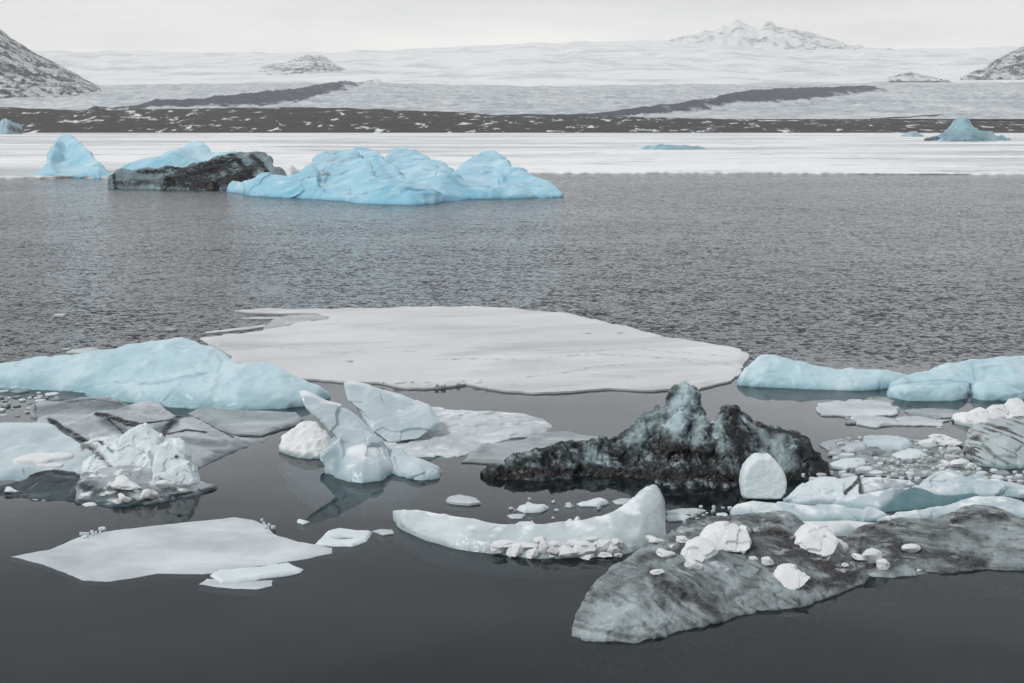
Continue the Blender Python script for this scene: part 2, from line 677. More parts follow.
M['far_teal'] = ice_material('weathered_far_ice', [(.3, (.20, .36, .42)), (.7, (.36, .52, .58))], .12, ((.25, .25, .9), (0, .5, 0), (.5, .64, .68), .5, .75),
                            bump=((.5, .3, .5),), grit=.3, dirt=((.02, .025, .03), (.12, .15, .16)), tint=(.10, .20, .25))
M['glassy'] = ice_material('glassy_grey_ice', [(.3, (.29, .325, .34)), (.7, (.47, .505, .52))], .8, ((1, 3, 3), (0, .1, .4), (.60, .63, .65), .5, .8), rough=.2,
                           bump=((3, .25, .05), (14, .3, .012)), dirt=((.006, .006, .007), (.035, .034, .035)), tint=(.05, .075, .085))
M['snow'] = ice_material('crusted_snow', [(.3, (.72, .735, .74)), (.7, (.84, .85, .85))], 2.0, None, rough=.8, spec=.2,
                         bump=((4, .4, .05), (22, .5, .02), (80, .4, .006)))
M['pan'] = ice_material('thin_grey_ice', [(.3, (.40, .445, .455)), (.55, (.58, .62, .63)), (.72, (.70, .73, .735))], .7, ((.22, 1.1, 1), (0, 0, .1), (.74, .77, .775), .5, .72), rough=.45,
                        bump=((3, .3, .03), (20, .4, .01)))
M['wetpan'] = ice_material('wet_grey_ice', [(.3, (.20, .23, .235)), (.7, (.40, .43, .435))], .9, ((.3, 1.5, 1), (0, 0, .1), (.56, .60, .61), .52, .75), rough=.25,
                           bump=((3, .2, .03), (20, .25, .008)))
M['bigfloe'] = ice_material('snow_dusted_ice', [(.3, (.60, .598, .597)), (.7, (.74, .736, .733))], .16, ((.10, .42, 1), (0, 0, -.22), (.46, .465, .475), .48, .70), rough=.7, spec=.25,
                            bump=((1.2, .3, .06), (9, .3, .02)), dirt=((.16, .15, .14), (.4, .39, .38)), grit=4)


def terrain_mat(name, rock, snow, scale, lo, hi, stretch=(1, 1, 1), rot=(0, 0, 0), bump=3.0, attr_bias=0.0, edge=0.0, detail=9, rough2=.68):
    t = NT(name)
    co = t.obj()
    n = t.noise(t.mapping(co, stretch, rot), scale, detail, rough2, .2)
    n2 = t.noise(co, scale * .23, 4)
    f = t.math('MULTIPLY_ADD', t.math('SUBTRACT', n2, .5), .5, n)
    if edge:
        f = t.math('MULTIPLY_ADD', t.attr('edge'), edge, f)
    fac = t.ramp(f, [(lo, 0.0), (hi, 1.0)])
    rc = t.ramp(t.noise(co, scale * 2.3, 6, .7), [(.3, rock[0]), (.7, rock[1])])
    sc = t.ramp(t.noise(co, scale * .6, 6, .6), [(.3, snow[0]), (.7, snow[1])])
    col = t.mix(fac, rc, sc)
    b = t.n('ShaderNodeBsdfPrincipled')
    t.link(col, b.inputs['Base Color'])
    b.inputs['Roughness'].default_value = .9
    b.inputs['Specular IOR Level'].default_value = .15
    t.link(t.bump(n, .6, bump), b.inputs['Normal'])
    t.link(b.outputs[0], t.out.inputs[0])
    return t.m


# ------------------------------------------------------------------ the setting: water, bed, far ice, moraine, glacier, mountains
def grid_obj(name, X, Y, Z, mat, loc=(0, 0, 0), attrs=None):
    r, c = X.shape
    V = np.stack([X.ravel(), Y.ravel(), Z.ravel()], 1)
    Fc = [(i * c + j, i * c + j + 1, (i + 1) * c + j + 1, (i + 1) * c + j) for i in range(r - 1) for j in range(c - 1)]
    o = make_obj(name, V, Fc, mat, None, loc, attrs)
    return tag(o, kind='structure')


def water_material():
    t = NT('lake_surface')
    p = t.pos()
    sep = t.n('ShaderNodeSeparateXYZ')
    t.link(p, sep.inputs[0])
    y = t.math('MULTIPLY_ADD', t.math('SUBTRACT', t.noise(p, .07, 3), .5), 9.0, sep.outputs['Y'])
    wind = t.ramp(t.math('MULTIPLY', y, .01), [(.375, 0.0), (.425, 1.0)])            # open water beyond the floes is ruffled
    patch = t.ramp(t.noise(t.mapping(p, (.02, .05, 1)), 1.0, 4, .6), [(.3, .55), (.6, 1.0)])
    amp = t.math('MULTIPLY', wind, patch)

    def slope(sc, detail, k):
        nd = t.n('ShaderNodeTexNoise')
        nd.inputs['Scale'].default_value = 1.0
        nd.inputs['Detail'].default_value = detail
        nd.inputs['Roughness'].default_value = .55
        t.link(t.mapping(p, sc), nd.inputs['Vector'])
        v1 = t.n('ShaderNodeVectorMath', operation='SUBTRACT')
        v1.inputs[1].default_value = (.5, .5, .5)
        t.link(nd.outputs['Color'], v1.inputs[0])
        v2 = t.n('ShaderNodeVectorMath', operation='SCALE')
        v2.inputs['Scale'].default_value = k
        t.link(v1.outputs[0], v2.inputs[0])
        return v2.outputs[0]

    def vadd(a_, b_):
        v1 = t.n('ShaderNodeVectorMath', operation='ADD')
        t.link(a_, v1.inputs[0])
        t.link(b_, v1.inputs[1])
        return v1.outputs[0]
    rough_sl = vadd(vadd(slope((3.6, 5.2, 1), 3, 1.45), slope((.7, 1.2, 1), 2, .42)), slope((9, 13, 1), 1, .8))
    sc_ = t.n('ShaderNodeVectorMath', operation='SCALE')
    t.link(rough_sl, sc_.inputs[0])
    t.link(amp, sc_.inputs['Scale'])
    lean = t.n('ShaderNodeCombineXYZ')
    t.link(t.math('MULTIPLY', amp, -.07), lean.inputs['Y'])
    tot = vadd(vadd(sc_.outputs[0], lean.outputs[0]), slope((.5, 1.1, 1), 2, .012))
    s3 = t.n('ShaderNodeSeparateXYZ')
    t.link(tot, s3.inputs[0])
    cb_ = t.n('ShaderNodeCombineXYZ')
    t.link(s3.outputs['X'], cb_.inputs['X'])
    t.link(s3.outputs['Y'], cb_.inputs['Y'])
    cb_.inputs['Z'].default_value = 1.0
    nv = t.n('ShaderNodeVectorMath', operation='NORMALIZE')
    t.link(cb_.outputs[0], nv.inputs[0])
    nrm = nv.outputs[0]
    fr = t.n('ShaderNodeFresnel')
    fr.inputs['IOR'].default_value = 1.333
    t.link(nrm, fr.inputs['Normal'])
    gl = t.n('ShaderNodeBsdfGlossy')
    gl.inputs['Color'].default_value = (1, 1, 1, 1)
    t.link(t.math('MULTIPLY_ADD', amp, .10, .03), gl.inputs['Roughness'])
    t.link(nrm, gl.inputs['Normal'])
    df = t.n('ShaderNodeBsdfDiffuse')
    df.inputs['Color'].default_value = (.020, .026, .031, 1)
    tr = t.n('ShaderNodeBsdfTransparent')
    tr.inputs['Color'].default_value = (.34, .47, .48, 1)
    m1 = t.n('ShaderNodeMixShader')
    m1.inputs[0].default_value = .62
    t.link(df.outputs[0], m1.inputs[1])
    t.link(tr.outputs[0], m1.inputs[2])
    m2 = t.n('ShaderNodeMixShader')
    t.link(fr.outputs[0], m2.inputs[0])
    t.link(m1.outputs[0], m2.inputs[1])
    t.link(gl.outputs[0], m2.inputs[2])
    t.link(m2.outputs[0], t.out.inputs[0])
    return t.m


gx = np.linspace(-2600, 2600, 27)
gy = np.concatenate([[-60, 0, 20, 40, 70, 120, 200], np.linspace(300, 1480, 12)])
X, Y = np.meshgrid(gx, gy)
grid_obj('water', X, Y, 0 * X, water_material())
t = NT('silty_bed')
b = t.n('ShaderNodeBsdfDiffuse')
t.link(t.ramp(t.noise(t.pos(), .2, 5), [(.3, (.02, .024, .026)), (.7, (.035, .04, .042))]), b.inputs[0])
t.link(b.outputs[0], t.out.inputs[0])
grid_obj('lake_bed', X, Y, 0 * X - 4.0, t.m)


def far_ice_material():
    t = NT('snowy_lake_ice')
    p = t.pos()
    a = t.noise(t.mapping(p, (.012, .022, 1)), 1.0, 3, .5, .2)
    b_ = t.noise(t.mapping(p, (.004, .011, 1)), 1.0, 5, .6)
    col = t.ramp(a, [(.32, (.56, .57, .575)), (.44, (.78, .78, .775)), (.56, (.90, .895, .885))])
    col = t.mix(t.ramp(b_, [(.53, 0.0), (.63, .75)]), col, (.52, .525, .53))
    c = t.noise(t.mapping(p, (.035, .13, 1)), 1.0, 6, .72, .4)
    col = t.mix(t.ramp(c, [(.575, 0.0), (.63, .85)]), col, (.16, .16, .165))
    s = t.n('ShaderNodeBsdfPrincipled')
    t.link(col, s.inputs['Base Color'])
    s.inputs['Roughness'].default_value = .75
    s.inputs['Specular IOR Level'].default_value = .25
    t.link(t.bump(a, .3, .3), s.inputs['Normal'])
    t.link(s.outputs[0], t.out.inputs[0])
    return t.m


px = np.linspace(-700, 1724, 900)
ey = np.interp(px, pts_x := [-700, 0, 110, 230, 400, 560, 700, 1024, 1724], [182, 179.5, 178, 176, 175, 174, 173.5, 175, 176])
Q = np.stack([px * .02, 0 * px, 0 * px], 1)
ey = ey + 1.0 * fbm(Q, 1.0, 4, 3) + .5 * fbm(Q, 6.0, 3, 8)
rowsX, rowsY, rowsZ = [], [], []
D0 = gD(px, ey)
for s, z in [(0, -.3), (0.0, .22), (.002, .32), (.01, .35), (.05, .33), (.2, .33), (.5, .33), (1.0, .33)]:
    D = D0 + (1440 - D0) * s
    zz = z + 0 * D
    if 0 < s < .6:
        zz = zz + .10 * fbm(np.stack([px * .05, D * .05, 0 * D], 1), 1.0, 4, 21)
    rowsX.append(x_of(px, D, 0 * D))
    rowsY.append(D)
    rowsZ.append(zz)
tag(grid_obj('lake_ice', np.array(rowsX), np.array(rowsY), np.array(rowsZ), far_ice_material()), 'snow covered sheet of lake ice reaching the far shore', kind='structure')


def terrain(name, top, Df, Dt, zf, back, zb, mat, nx=360, ny=50, amp=5.0, sc=.01, k=1.0, seed=0, ridged=True, ends=False, tj=1.0, crest=1.0):
    T = pts(top)
    px = np.linspace(T[0][0], T[-1][0], nx)
    ty = np.interp(px, [p[0] for p in T], [p[1] for p in T])
    if tj:
        Q = np.stack([px, 0 * px + seed, 0 * px], 1)
        ty = ty + tj * fbm(Q, .05, 5, seed, ridged=False)
    DT = Dt + 0 * px
    zt = H + DT * (HOR - ty) / F
    X, Y, Z = [], [], []
    for s in np.linspace(0, 1, ny):
        D = Df + (DT - Df) * s
        z = zf + (zt - zf) * s ** k
        P = np.stack([x_of(px, DT, zt) * (.35 + .65 * D / DT) if False else (px - 512) / F * D, D, 0 * D], 1)
        d = fbm(P, sc, 6, seed + 4, ridged=ridged)
        w = min(1.0, 4 * s + .1) * (1 - .9 * s ** 6 * (1 - 0.0)) if crest else 1
        z = z + amp * d * w
        X.append((px - 512) / F * D)
        Y.append(D)
        Z.append(z)
    for s in np.linspace(.15, 1, 8):
        D = DT + back * s
        X.append((px - 512) / F * D)
        Y.append(D)
        Z.append(zt + (zb - zt) * s)
    o = grid_obj(name, np.array(X), np.array(Y), np.array(Z), mat)
    return o


MOR = terrain_mat('moraine_gravel', ((.020, .018, .017), (.055, .050, .047)), ((.66, .65, .64), (.80, .79, .78)), .085, .585, .625, (.7, .40, 1), bump=4)
RIDGE = terrain_mat('dark_glacier_rubble', ((.045, .05, .066), (.10, .105, .125)), ((.48, .505, .53), (.66, .68, .70)), .03, .60, .72, (1, .5, 1), bump=6, edge=.30, rough2=.74)
GLA = terrain_mat('crevassed_glacier', ((.30, .34, .37), (.44, .47, .49)), ((.62, .645, .66), (.80, .81, .81)), .045, .38, .60, (1, .8, 1), bump=7, rough2=.78)
FIELD = terrain_mat('snow_field', ((.52, .53, .54), (.66, .665, .67)), ((.82, .82, .81), (.90, .895, .885)), .0065, .36, .52, (.6, .6, 1), bump=8)
ROCKY = terrain_mat('snow_streaked_rock', ((.012, .012, .014), (.05, .05, .054)), ((.55, .56, .57), (.80, .80, .80)), .05, .45, .56, (1.2, .6, .45), (0, .7, .3), bump=14, rough2=.75)
OUTC = terrain_mat('bare_outcrop', ((.03, .03, .034), (.10, .10, .105)), ((.7, .7, .7), (.82, .82, .82)), .045, .42, .52, (1, .5, .5), (0, .4, 0), bump=8, rough2=.78)
PEAK = terrain_mat('snowy_peak', ((.05, .052, .056), (.16, .16, .165)), ((.74, .74, .74), (.86, .86, .85)), .010, .40, .50, (1, .6, .5), (0, .4, 0), bump=14, rough2=.72)

tag(terrain('moraine_hill', '-500,104 0,107.5 60,110 95,111 102,106.5 112,107.5 124,110.5 200,109 300,108 380,109.5 400,111 455,112.5 480,114 600,116 700,119 760,120 880,120.5 1024,122 1500,123',
            1385, 1650, -.6, 120, 18, MOR, nx=800, ny=60, amp=3.2, sc=.02, k=.8, seed=2, tj=1.6), 'dark gravel moraine with snow patches along the far shore', kind='structure')

GZ0, GD0, GS = 17.0, 1690.0, .0556


def on_glacier(px, py):
    D = (GZ0 - GS * GD0 - H) / ((HOR - np.asarray(py, float)) / F - GS)
    return D


tag(terrain('glacier', '-600,87 0,86 120,86 250,85 380,84 520,88 700,86 860,85 960,84 1024,84 1600,84', GD0, 4000, GZ0, 700, 138, GLA,
            nx=600, ny=160, amp=9, sc=.016, k=1.0, seed=6, tj=2.0), 'pale crevassed glacier tongue behind the moraine', kind='structure')


def drape(name, label, front, top, mat, hump=12, seed=0, nx=150, ny=24, plane=on_glacier, slope=(GZ0, GD0, GS), lift=4):
    fr, tp = pts(front), pts(top)
    px = np.linspace(max(fr[0][0], tp[0][0]), min(fr[-1][0], tp[-1][0]), nx)
    Q = np.stack([px, 0 * px + seed, 0 * px], 1)
    fy = np.interp(px, [p[0] for p in fr], [p[1] for p in fr]) + 1.5 * fbm(Q, .06, 5, seed)
    ty = np.interp(px, [p[0] for p in tp], [p[1] for p in tp]) + 1.5 * fbm(Q, .06, 5, seed + 5)
    ty = np.minimum(ty, fy - .05)
    D0, D1 = plane(px, fy), plane(px, ty)
    hump = hump * np.clip((D1 - D0) / 450, .12, 1)
    lift = lift * np.clip((D1 - D0) / 300, .3, 1)
    X, Y, Z, Ed = [], [], [], []
    for s in np.linspace(0, 1, ny):
        D = D0 + (D1 - D0) * s
        P = np.stack([(px - 512) / F * D, D, 0 * D], 1)
        z = slope[0] + (D - slope[1]) * slope[2]
        u_ = np.linspace(0, 1, nx)
        w = math.sin(math.pi * s) ** .6 * sstep(0, .05, u_) * sstep(1, .86, u_)
        z = z + (lift + hump * (.5 + .5 * fbm(P, .02, 5, seed + 2, ridged=True))) * w - 3 * (1 - w)
        X.append(P[:, 0])
        Y.append(D)
        Z.append(z)
        e_ = min(s, 1 - s) * 2
        Ed.append(1 - sstep(0, .45, e_ + 0 * u_) * sstep(0, .06, u_) * sstep(1, .8, u_))
    o = grid_obj(name, np.array(X), np.array(Y), np.array(Z), mat, attrs={'edge': np.array(Ed).ravel()})
    return tag(o, label, kind='structure')


drape('moraine_ridge', 'dark rubble ridge curving over the glacier left of centre', '110,111.5 150,111 240,110.5 300,109 318,102 345,96 380,89.5 386,86',
      '110,110.5 140,108 165,105 210,103.5 260,98 300,93 330,87.5 345,85.5 370,84.5 386,85', RIDGE, seed=11, hump=16)
drape('moraine_ridge', 'thin dark rubble line on the glacier beside the long ridge', '335,109 352,103 370,97 400,92 420,90', '335,107 352,101.5 370,95.5 400,91 420,89.4', RIDGE, seed=15, hump=8)
drape('moraine_ridge', 'broad dark rubble ridge over the glacier right of centre', '540,117.5 600,117.5 640,117 700,113 760,108 820,102 860,97.5 912,95',
      '540,116.5 600,114 640,110.5 680,107 712,103 722,98.5 745,94 770,92 850,91 885,92.5 912,94', RIDGE, seed=19, hump=14)
drape('moraine_ridge', 'low dark rubble spur at the foot of the right glacier tongue', '860,121.5 890,119.5 925,117.6 950,116.5', '860,119.6 890,117.6 925,115.8 950,115.6', RIDGE, seed=23, hump=6)

FZ0, FD0, FS = 150.0, 4000.0, .0740


def on_field(px, py):
    return (FZ0 - FS * FD0 - H) / ((HOR - np.asarray(py, float)) / F - FS)


tag(terrain('snow_field', '-700,58 0,54 150,55 300,56 420,52 520,47 640,44 700,46 800,52 900,52 1024,50 1700,50', 3900, 12500, 128, 400, 500, FIELD,
            nx=420, ny=160, amp=30, sc=.0016, k=1.0, seed=31, tj=2.5), 'wide snow covered icefield rising into the cloud', kind='structure')
for lab, tp, d0, d1, z0, sd in (('small rock knoll in the snow at the left icefield', '262,70 275,67.5 288,65 300,61.5 308,60 314,57.5 319,58.5 323,57.5 329,59 334,63 340,67 350,70', 5000, 5900, 205, 41),
                                ('grey rock step above the dark glacier ridge', '348,88 356,86 364,84 372,82 379,80.5 384,82 388,85 394,88', 3650, 4050, 112, 43),
                                ('dark rock spur in the snow on the right', '880,80 888,77 894,74.5 900,74 906,76 914,77.5 922,80 932,83 940,86', 4200, 4650, 158, 45),
                                ('grey rock slope on the icefield near the right mountain', '900,70 920,67 935,66 948,64 960,66 972,70', 6200, 6900, 300, 49)):
    tag(terrain('rock_outcrop', tp, d0, d1, z0, 300, z0 + 40, OUTC, nx=120, ny=40, amp=10, sc=.02, k=.9, seed=sd, tj=1.6), lab, kind='structure')
tag(terrain('mountain', '-420,-60 -120,-2 0,27 10,31 20,38 30,45 40,51 52,60 65,66 80,73 95,81 110,89 125,97', 2250, 3500, 18, 500, 20, ROCKY, nx=260, ny=120, amp=16, sc=.012, k=.9, seed=51, tj=3.0),
    'rocky mountain flank streaked with snow at the far left', kind='structure')
tag(terrain('mountain', '620,52 660,48 690,40 700,35 708,36 716,31 722,32 731,25 738,30 746,31 753,35 758,28 764,26 769,31 778,33 788,34 800,37 812,42 825,46 842,51 862,56 890,58', 10500, 13500, 560, 600, 500, PEAK,
            nx=260, ny=90, amp=85, sc=.0026, k=.9, seed=57, tj=4.0), 'snowy mountain with rocky peaks fading into cloud', kind='structure')
tag(terrain('mountain', '950,82 970,74 985,63 1000,54 1012,50 1024,46 1120,28 1300,10', 4300, 5200, 150, 500, 150, ROCKY, nx=160, ny=80, amp=30, sc=.006, k=.9, seed=63, tj=2.0),
    'dark rocky mountain flank at the far right', kind='structure')

# ------------------------------------------------------------------ far icebergs
FARD = (('scallop', .45, .30), ('fbm', .35, .35), ('ridge', .10, 1.1))


def solo(name, label, cat, shells, mat, vox, group=None, **kw):
    return tag(ice(name, shells, mat, vox, **kw), label, cat, group)


solo('iceberg', 'pyramid shaped blue iceberg at the left edge of the lake ice', 'iceberg',
     [loft('34,177.5 70,178 113,177.5', '34,176 42.5,169 51,155 54,143 60,137 66.5,135 75,138.5 85,147.5 96,158 103,167 113,173', t=.06, k=1.5, back=8),
      loft('88,178 98,178.3 112,178', '88,172 92,167 97,167 103,171 112,175', t=.05, k=2, back=3)], M['far_blue'], .22, disp=(('scallop', .5, .22), ('facet', .12, .22), ('fbm', .4, .3), ('ridge', .1, .9)), seed=1, decim=.06, sharp=28, snow=(.8, 1.3, .12))
solo('iceberg', 'rounded blue iceberg behind the sooty black one', 'iceberg',
     [loft('122,176 175,177 240,176', '122,171 128,168 144,159 153,155 165,154 176,151 188,144 195,142.5 207,145 215,151 235,153 240,160', t=.06, k=1.6, back=9)],
     M['far_blue'], .25, disp=(('scallop', .6, .18), ('facet', .12, .22), ('fbm', .4, .3)), seed=2, decim=.06, sharp=28, snow=(.8, 1.3, .12))
solo('iceberg', 'long sooty iceberg striped black and grey', 'iceberg',
     [loft('113,188.5 130,188.5 178,189.5 227,190 285,190', '113,172 116,168.5 120,168 130,171 150,169 168,167 184,167 198,163.5 210,162 218,158 232,155 250,153.5 265,154 270,161 276,168 285,178', t=.10, k=1.7, back=8, sm=1),
      loft('150,189.5 180,190 215,190.3', '150,182 165,176 185,172 205,175 215,184', t=.08, k=1.7, back=3)],
     M['far_dirty'], .17, disp=(('scallop', .5, .30), ('fbm', .4, .5), ('ridge', .16, 1.4)), seed=3,
     strokes=[('172,182 190,176 205,170 228,164', 17, 1), ('225,180 245,172 258,166', 9, .9), ('172,166 186,170', 4, 1), ('196,184 222,183 244,178', 10, 1), ('165,180 185,186', 7, .8), ('120,184 150,182 170,184', 6, .7), ('140,172 165,171', 4, .8), ('232,155 250,175 262,188', 5, 1), ('252,155 268,172', 4, 1), ('113,170 116,188', 3, .9), ('165,168 185,168', 3, .9),
              ('185,186 215,188', 5, 1), ('240,160 255,185', 3, .9)])
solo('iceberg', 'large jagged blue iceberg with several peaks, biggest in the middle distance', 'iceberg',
     [loft('227,191.5 240,193 255,195.5', '227,187.5 231,181.5 240,181 250,181 255,185', t=.06, k=3, back=3),
      loft('246,195 270,197 308,198.7 318,199', '246,184 254,179 262,174.5 276,173.5 290,175.7 302,171 312,163 318,172', t=.10, k=2.4, back=4),
      loft('292,197.5 330,200 361,202 385,202.5', '292,186 300,178 308,169 316,157 326,154 336,152.5 350,149 357,151 364,158 372,168 379,180 385,190', t=.12, k=2.0, back=5),
      loft('330,199 380,200 410,200', '330,165 345,154 357,147.3 371,149 380,156 389,163 400,172 410,184', t=.28, k=1.6, back=6),
      loft('376,200 410,199.5 470,198 500,197', '376,176 386,160 392,149.5 403,147.5 413,151 424,156 445,164.5 460,174 478,184 500,192', t=.30, k=1.5, back=6),
      loft('352,203 380,204 410,204.7 435,203.7 448,201.5', '352,196 360,184 370,178 385,179.5 410,183.5 425,187 436,190 444,195 448,199.5', t=.13, k=2.4, back=1.6),
      loft('402,202 440,202 473,199 483,197.5', '402,190 408,176 416,167 424,165 436,167 447,171.5 460,178 470,184 478,191 483,194.5', t=.16, k=2.3, back=2.0),
      loft('448,198.5 473,197.7 520,197.4 561,197', '448,182 458,168 466,162 478,154.5 486,151.5 494,150.8 500,155 506,160 512,170 520,183 540,190 561,195', t=.26, k=1.6, back=5),
      loft('500,198 520,198 545,197.8 561,197', '500,178 508,168 516,167.5 525,171.5 533,176.5 540,179 550,183 557,188 561,194', t=.16, k=2.2, back=2.5),
      loft('462,199 480,199 500,198.6 520,198.3 535,198', '462,195 470,189 480,186.5 490,187.5 500,183.5 510,183 518,186 527,189 535,194', t=.09, k=2.2, back=2)],
     M['far_blue'], .13, snow=(.86, 1.35, .12), tint=[('400,186 425,193 450,197 478,199', 4, .6), ('376,158 384,172 394,180', 4, .5), ('448,174 462,186 474,192', 4, .5), ('500,172 508,184', 4, .4), ('440,197 470,199', 2, .7)], disp=(('scallop', .35, .30), ('facet', .13, (.25, .25, .15)), ('fbm', .22, .35), ('ridge', .07, .6)), seed=4, smooth_it=3, decim=.08, sharp=32, wet=.35, weta=.5,  # deep blue tint strokes paint shade into the folds between the lobes
     strokes=[('337,152 328,174 320,198', 3.2, .5), ('330,156 321,178 313,197', 2.0, .45), ('343,156 336,176', 1.8, .35), ('345,190 362,198', 5, .3)], warp=.7)
solo('iceberg', 'small blue iceberg with a sooty side at the far left frame edge', 'iceberg',
     [loft('-12,134 8,134.5 23,134', '-12,126 0,121 5,118.5 9,119 13,122 18,123.5 22,128 23,132', t=.03, k=1.6, back=12)], M['far_teal'], .45,
     disp=(('scallop', 1.4, .12), ('fbm', 1.0, .2)), seed=5, strokes=[('11,128 20,131', 4.5, .95)])
solo('iceberg', 'teal iceberg with a curled peak and black foot on the far right ice', 'iceberg',
     [loft('925,141.5 940,142 975,142.5 1008,141', '925,139 935,137 945,133 951,126 955,121 960,119.5 965.5,119 971,124 976,129 981,131.5 986,131 992,133.5 1000,137 1008,139', t=.03, k=1.3, back=14)], M['far_teal'], .4,
     disp=(('scallop', 1.4, .10), ('fbm', .9, .2), ('ridge', .5, .4)), seed=6, strokes=[('925,140 938,138', 3, 1), ('950,141 985,139', 1.4, .5)], tint=[('945,136 985,137', 9, .45)])
solo('iceberg', 'tiny blue iceberg beside the teal peak on the ice', 'iceberg', [loft('901,137 912,137.3 924,137', '901,135 907,132 915,131 920,133 924,136', t=.02, k=1.8, back=10)], M['far_teal'], .5,
     disp=(('fbm', .8, .2),), seed=7)
solo('iceberg', 'low flat grey blue iceberg on the lake ice right of centre', 'iceberg', [loft('641,150.3 670,150.8 706,150.3', '641,148 650,145.5 665,144.6 685,145 700,146.5 706,149', t=.03, k=2.5, back=10)], M['far_teal'], .3,
     disp=(('fbm', .4, .3), ('scallop', .4, .2)), seed=8)
solo('snow_mound', 'white snow mound between sooty and large blue icebergs', 'snow mound', [loft('278,177 290,177.5 302,177', '278,171 284,166 292,165 298,169 302,174', t=.04, k=1.8, back=4)], M['snow'], .25, disp=(('fbm', .3, .5),), seed=9)

# ------------------------------------------------------------------ middle ground
floe('ice_floe', 'largest floe, broad snow dusted pan in the middle of the lake', 'ice floe',
     '200,338 226,335.2 259,331.5 276,327.5 303,322.5 327,319.5 330,316.5 316,313.2 280,313 250,312.2 232,310.5 255,309.5 279,309.2 317,309 376,308 405,306.7 450,307 500,307.6 524,310 568,313 591,319 626,326.6 '
     '667,337 708,342.7 741,348.6 748,354 744,362 741,373 729,381 700,388 672,388.5 644,389.8 609,388 570,391 533,392 503,389.6 464,384 449,386.5 405,387.6 376,382 341,381 300,378 262,370 238,362 215,346',
     .10, .19, M['bigfloe'], seed=3, jit=.10, hump=.03, edge=.2, lip=.05, hs=.5,
     strokes=[('470,346 560,351 640,349 735,357', 1.5, .33), ('430,359 520,359 600,354 700,360 738,366', 1.6, .36), ('560,374 600,366 690,361 732,371', 1.4, .36), ('250,345 330,352 420,351', 2.2, .25), ('500,380 570,372 640,378', 1.6, .3), ('345,361 352,361.5', 1.6, .9), ('586,333 590,334', 1.2, .9), ('618,333 622,333', 1.2, .9), ('570,343 571,343', 1.2, .9), ('516,312 518,312', 1.1, .9), ('480,335 481,335', 1, .8), ('391,329 392,329', 1, .8)])
floe('ice_floe', 'thin grey refrozen skin in the notch of the large pan', 'ice floe', '262,330.5 276,327 303,322 327,319.5 329.5,316.5 316,313.6 290,314.2 272,320', .03, .2, M['wetpan'], seed=5, jit=.06)
floe('ice_floe', 'narrow white sliver of slush left of the large pan', 'ice floe', '206,333 225,331.5 250,329 268,325.5 262,324.8 240,327.5 220,330 207,331.5', .05, .15, M['pan'], seed=6, jit=.08)
floe('ice_floe', 'hair thin slush strip off the upper left tip of the pan', 'ice floe', '236,318 262,316.5 284,317 278,318.6 255,318.6', .04, .15, M['pan'], seed=7, jit=.08)
floe('ice_floe', 'small pale floe behind the long blue iceberg', 'ice floe', '64,352.5 72,349.5 85,348.3 96,348 101,350 92,352.5', .12, .12, M['pan'], seed=8, jit=.08)

BLUED = (('scallop', .07, .9), ('fbm', .08, .8), ('ridge', .02, 3.0))
solo('iceberg', 'long smooth blue iceberg entering from the left', 'iceberg',
     [loft('-60,388 0,388.5 59,391 100,394 141,398 200,402 250,402', '-60,362 0,361 44,357.5 88,353 117,348 130,345 141,342 152,339.5 164,337.6 174,337 182,338 192,341 199,343.5 217,353 234,363 250,372', t=.34, k=1.7, back=1.6, sm=3, under=.7),
      loft('86,396 100,398 141,404.5 176,408.5 234,410 281,409 300,406 318,401 329,398', '86,391 100,385 122,382.5 146,381 170,378 187,373.5 205,373 220,371 234,364.5 255,361 268,361.3 275,362.5 283,368 289,373.5 300,380 312,387 325,394 329,396', t=.30, k=1.9, back=1.5, sm=2, under=.7)],
     M['blue'], .06, tint=[('141,384 165,382 187,376 205,374', 3, .45), ('217,372 222,362 217,355', 2.2, .4), ('150,352 160,368 190,366', 10, .22), ('240,392 262,400', 7, .2)], snow=(1.0, 1.5, .5), disp=(('scallop', .13, .55), ('fbm', .10, .6), ('ridge', .035, 1.8), ('facet', .03, 1.6)), seed=10, smooth_it=4, keep=True, wet=.42, weta=.65)

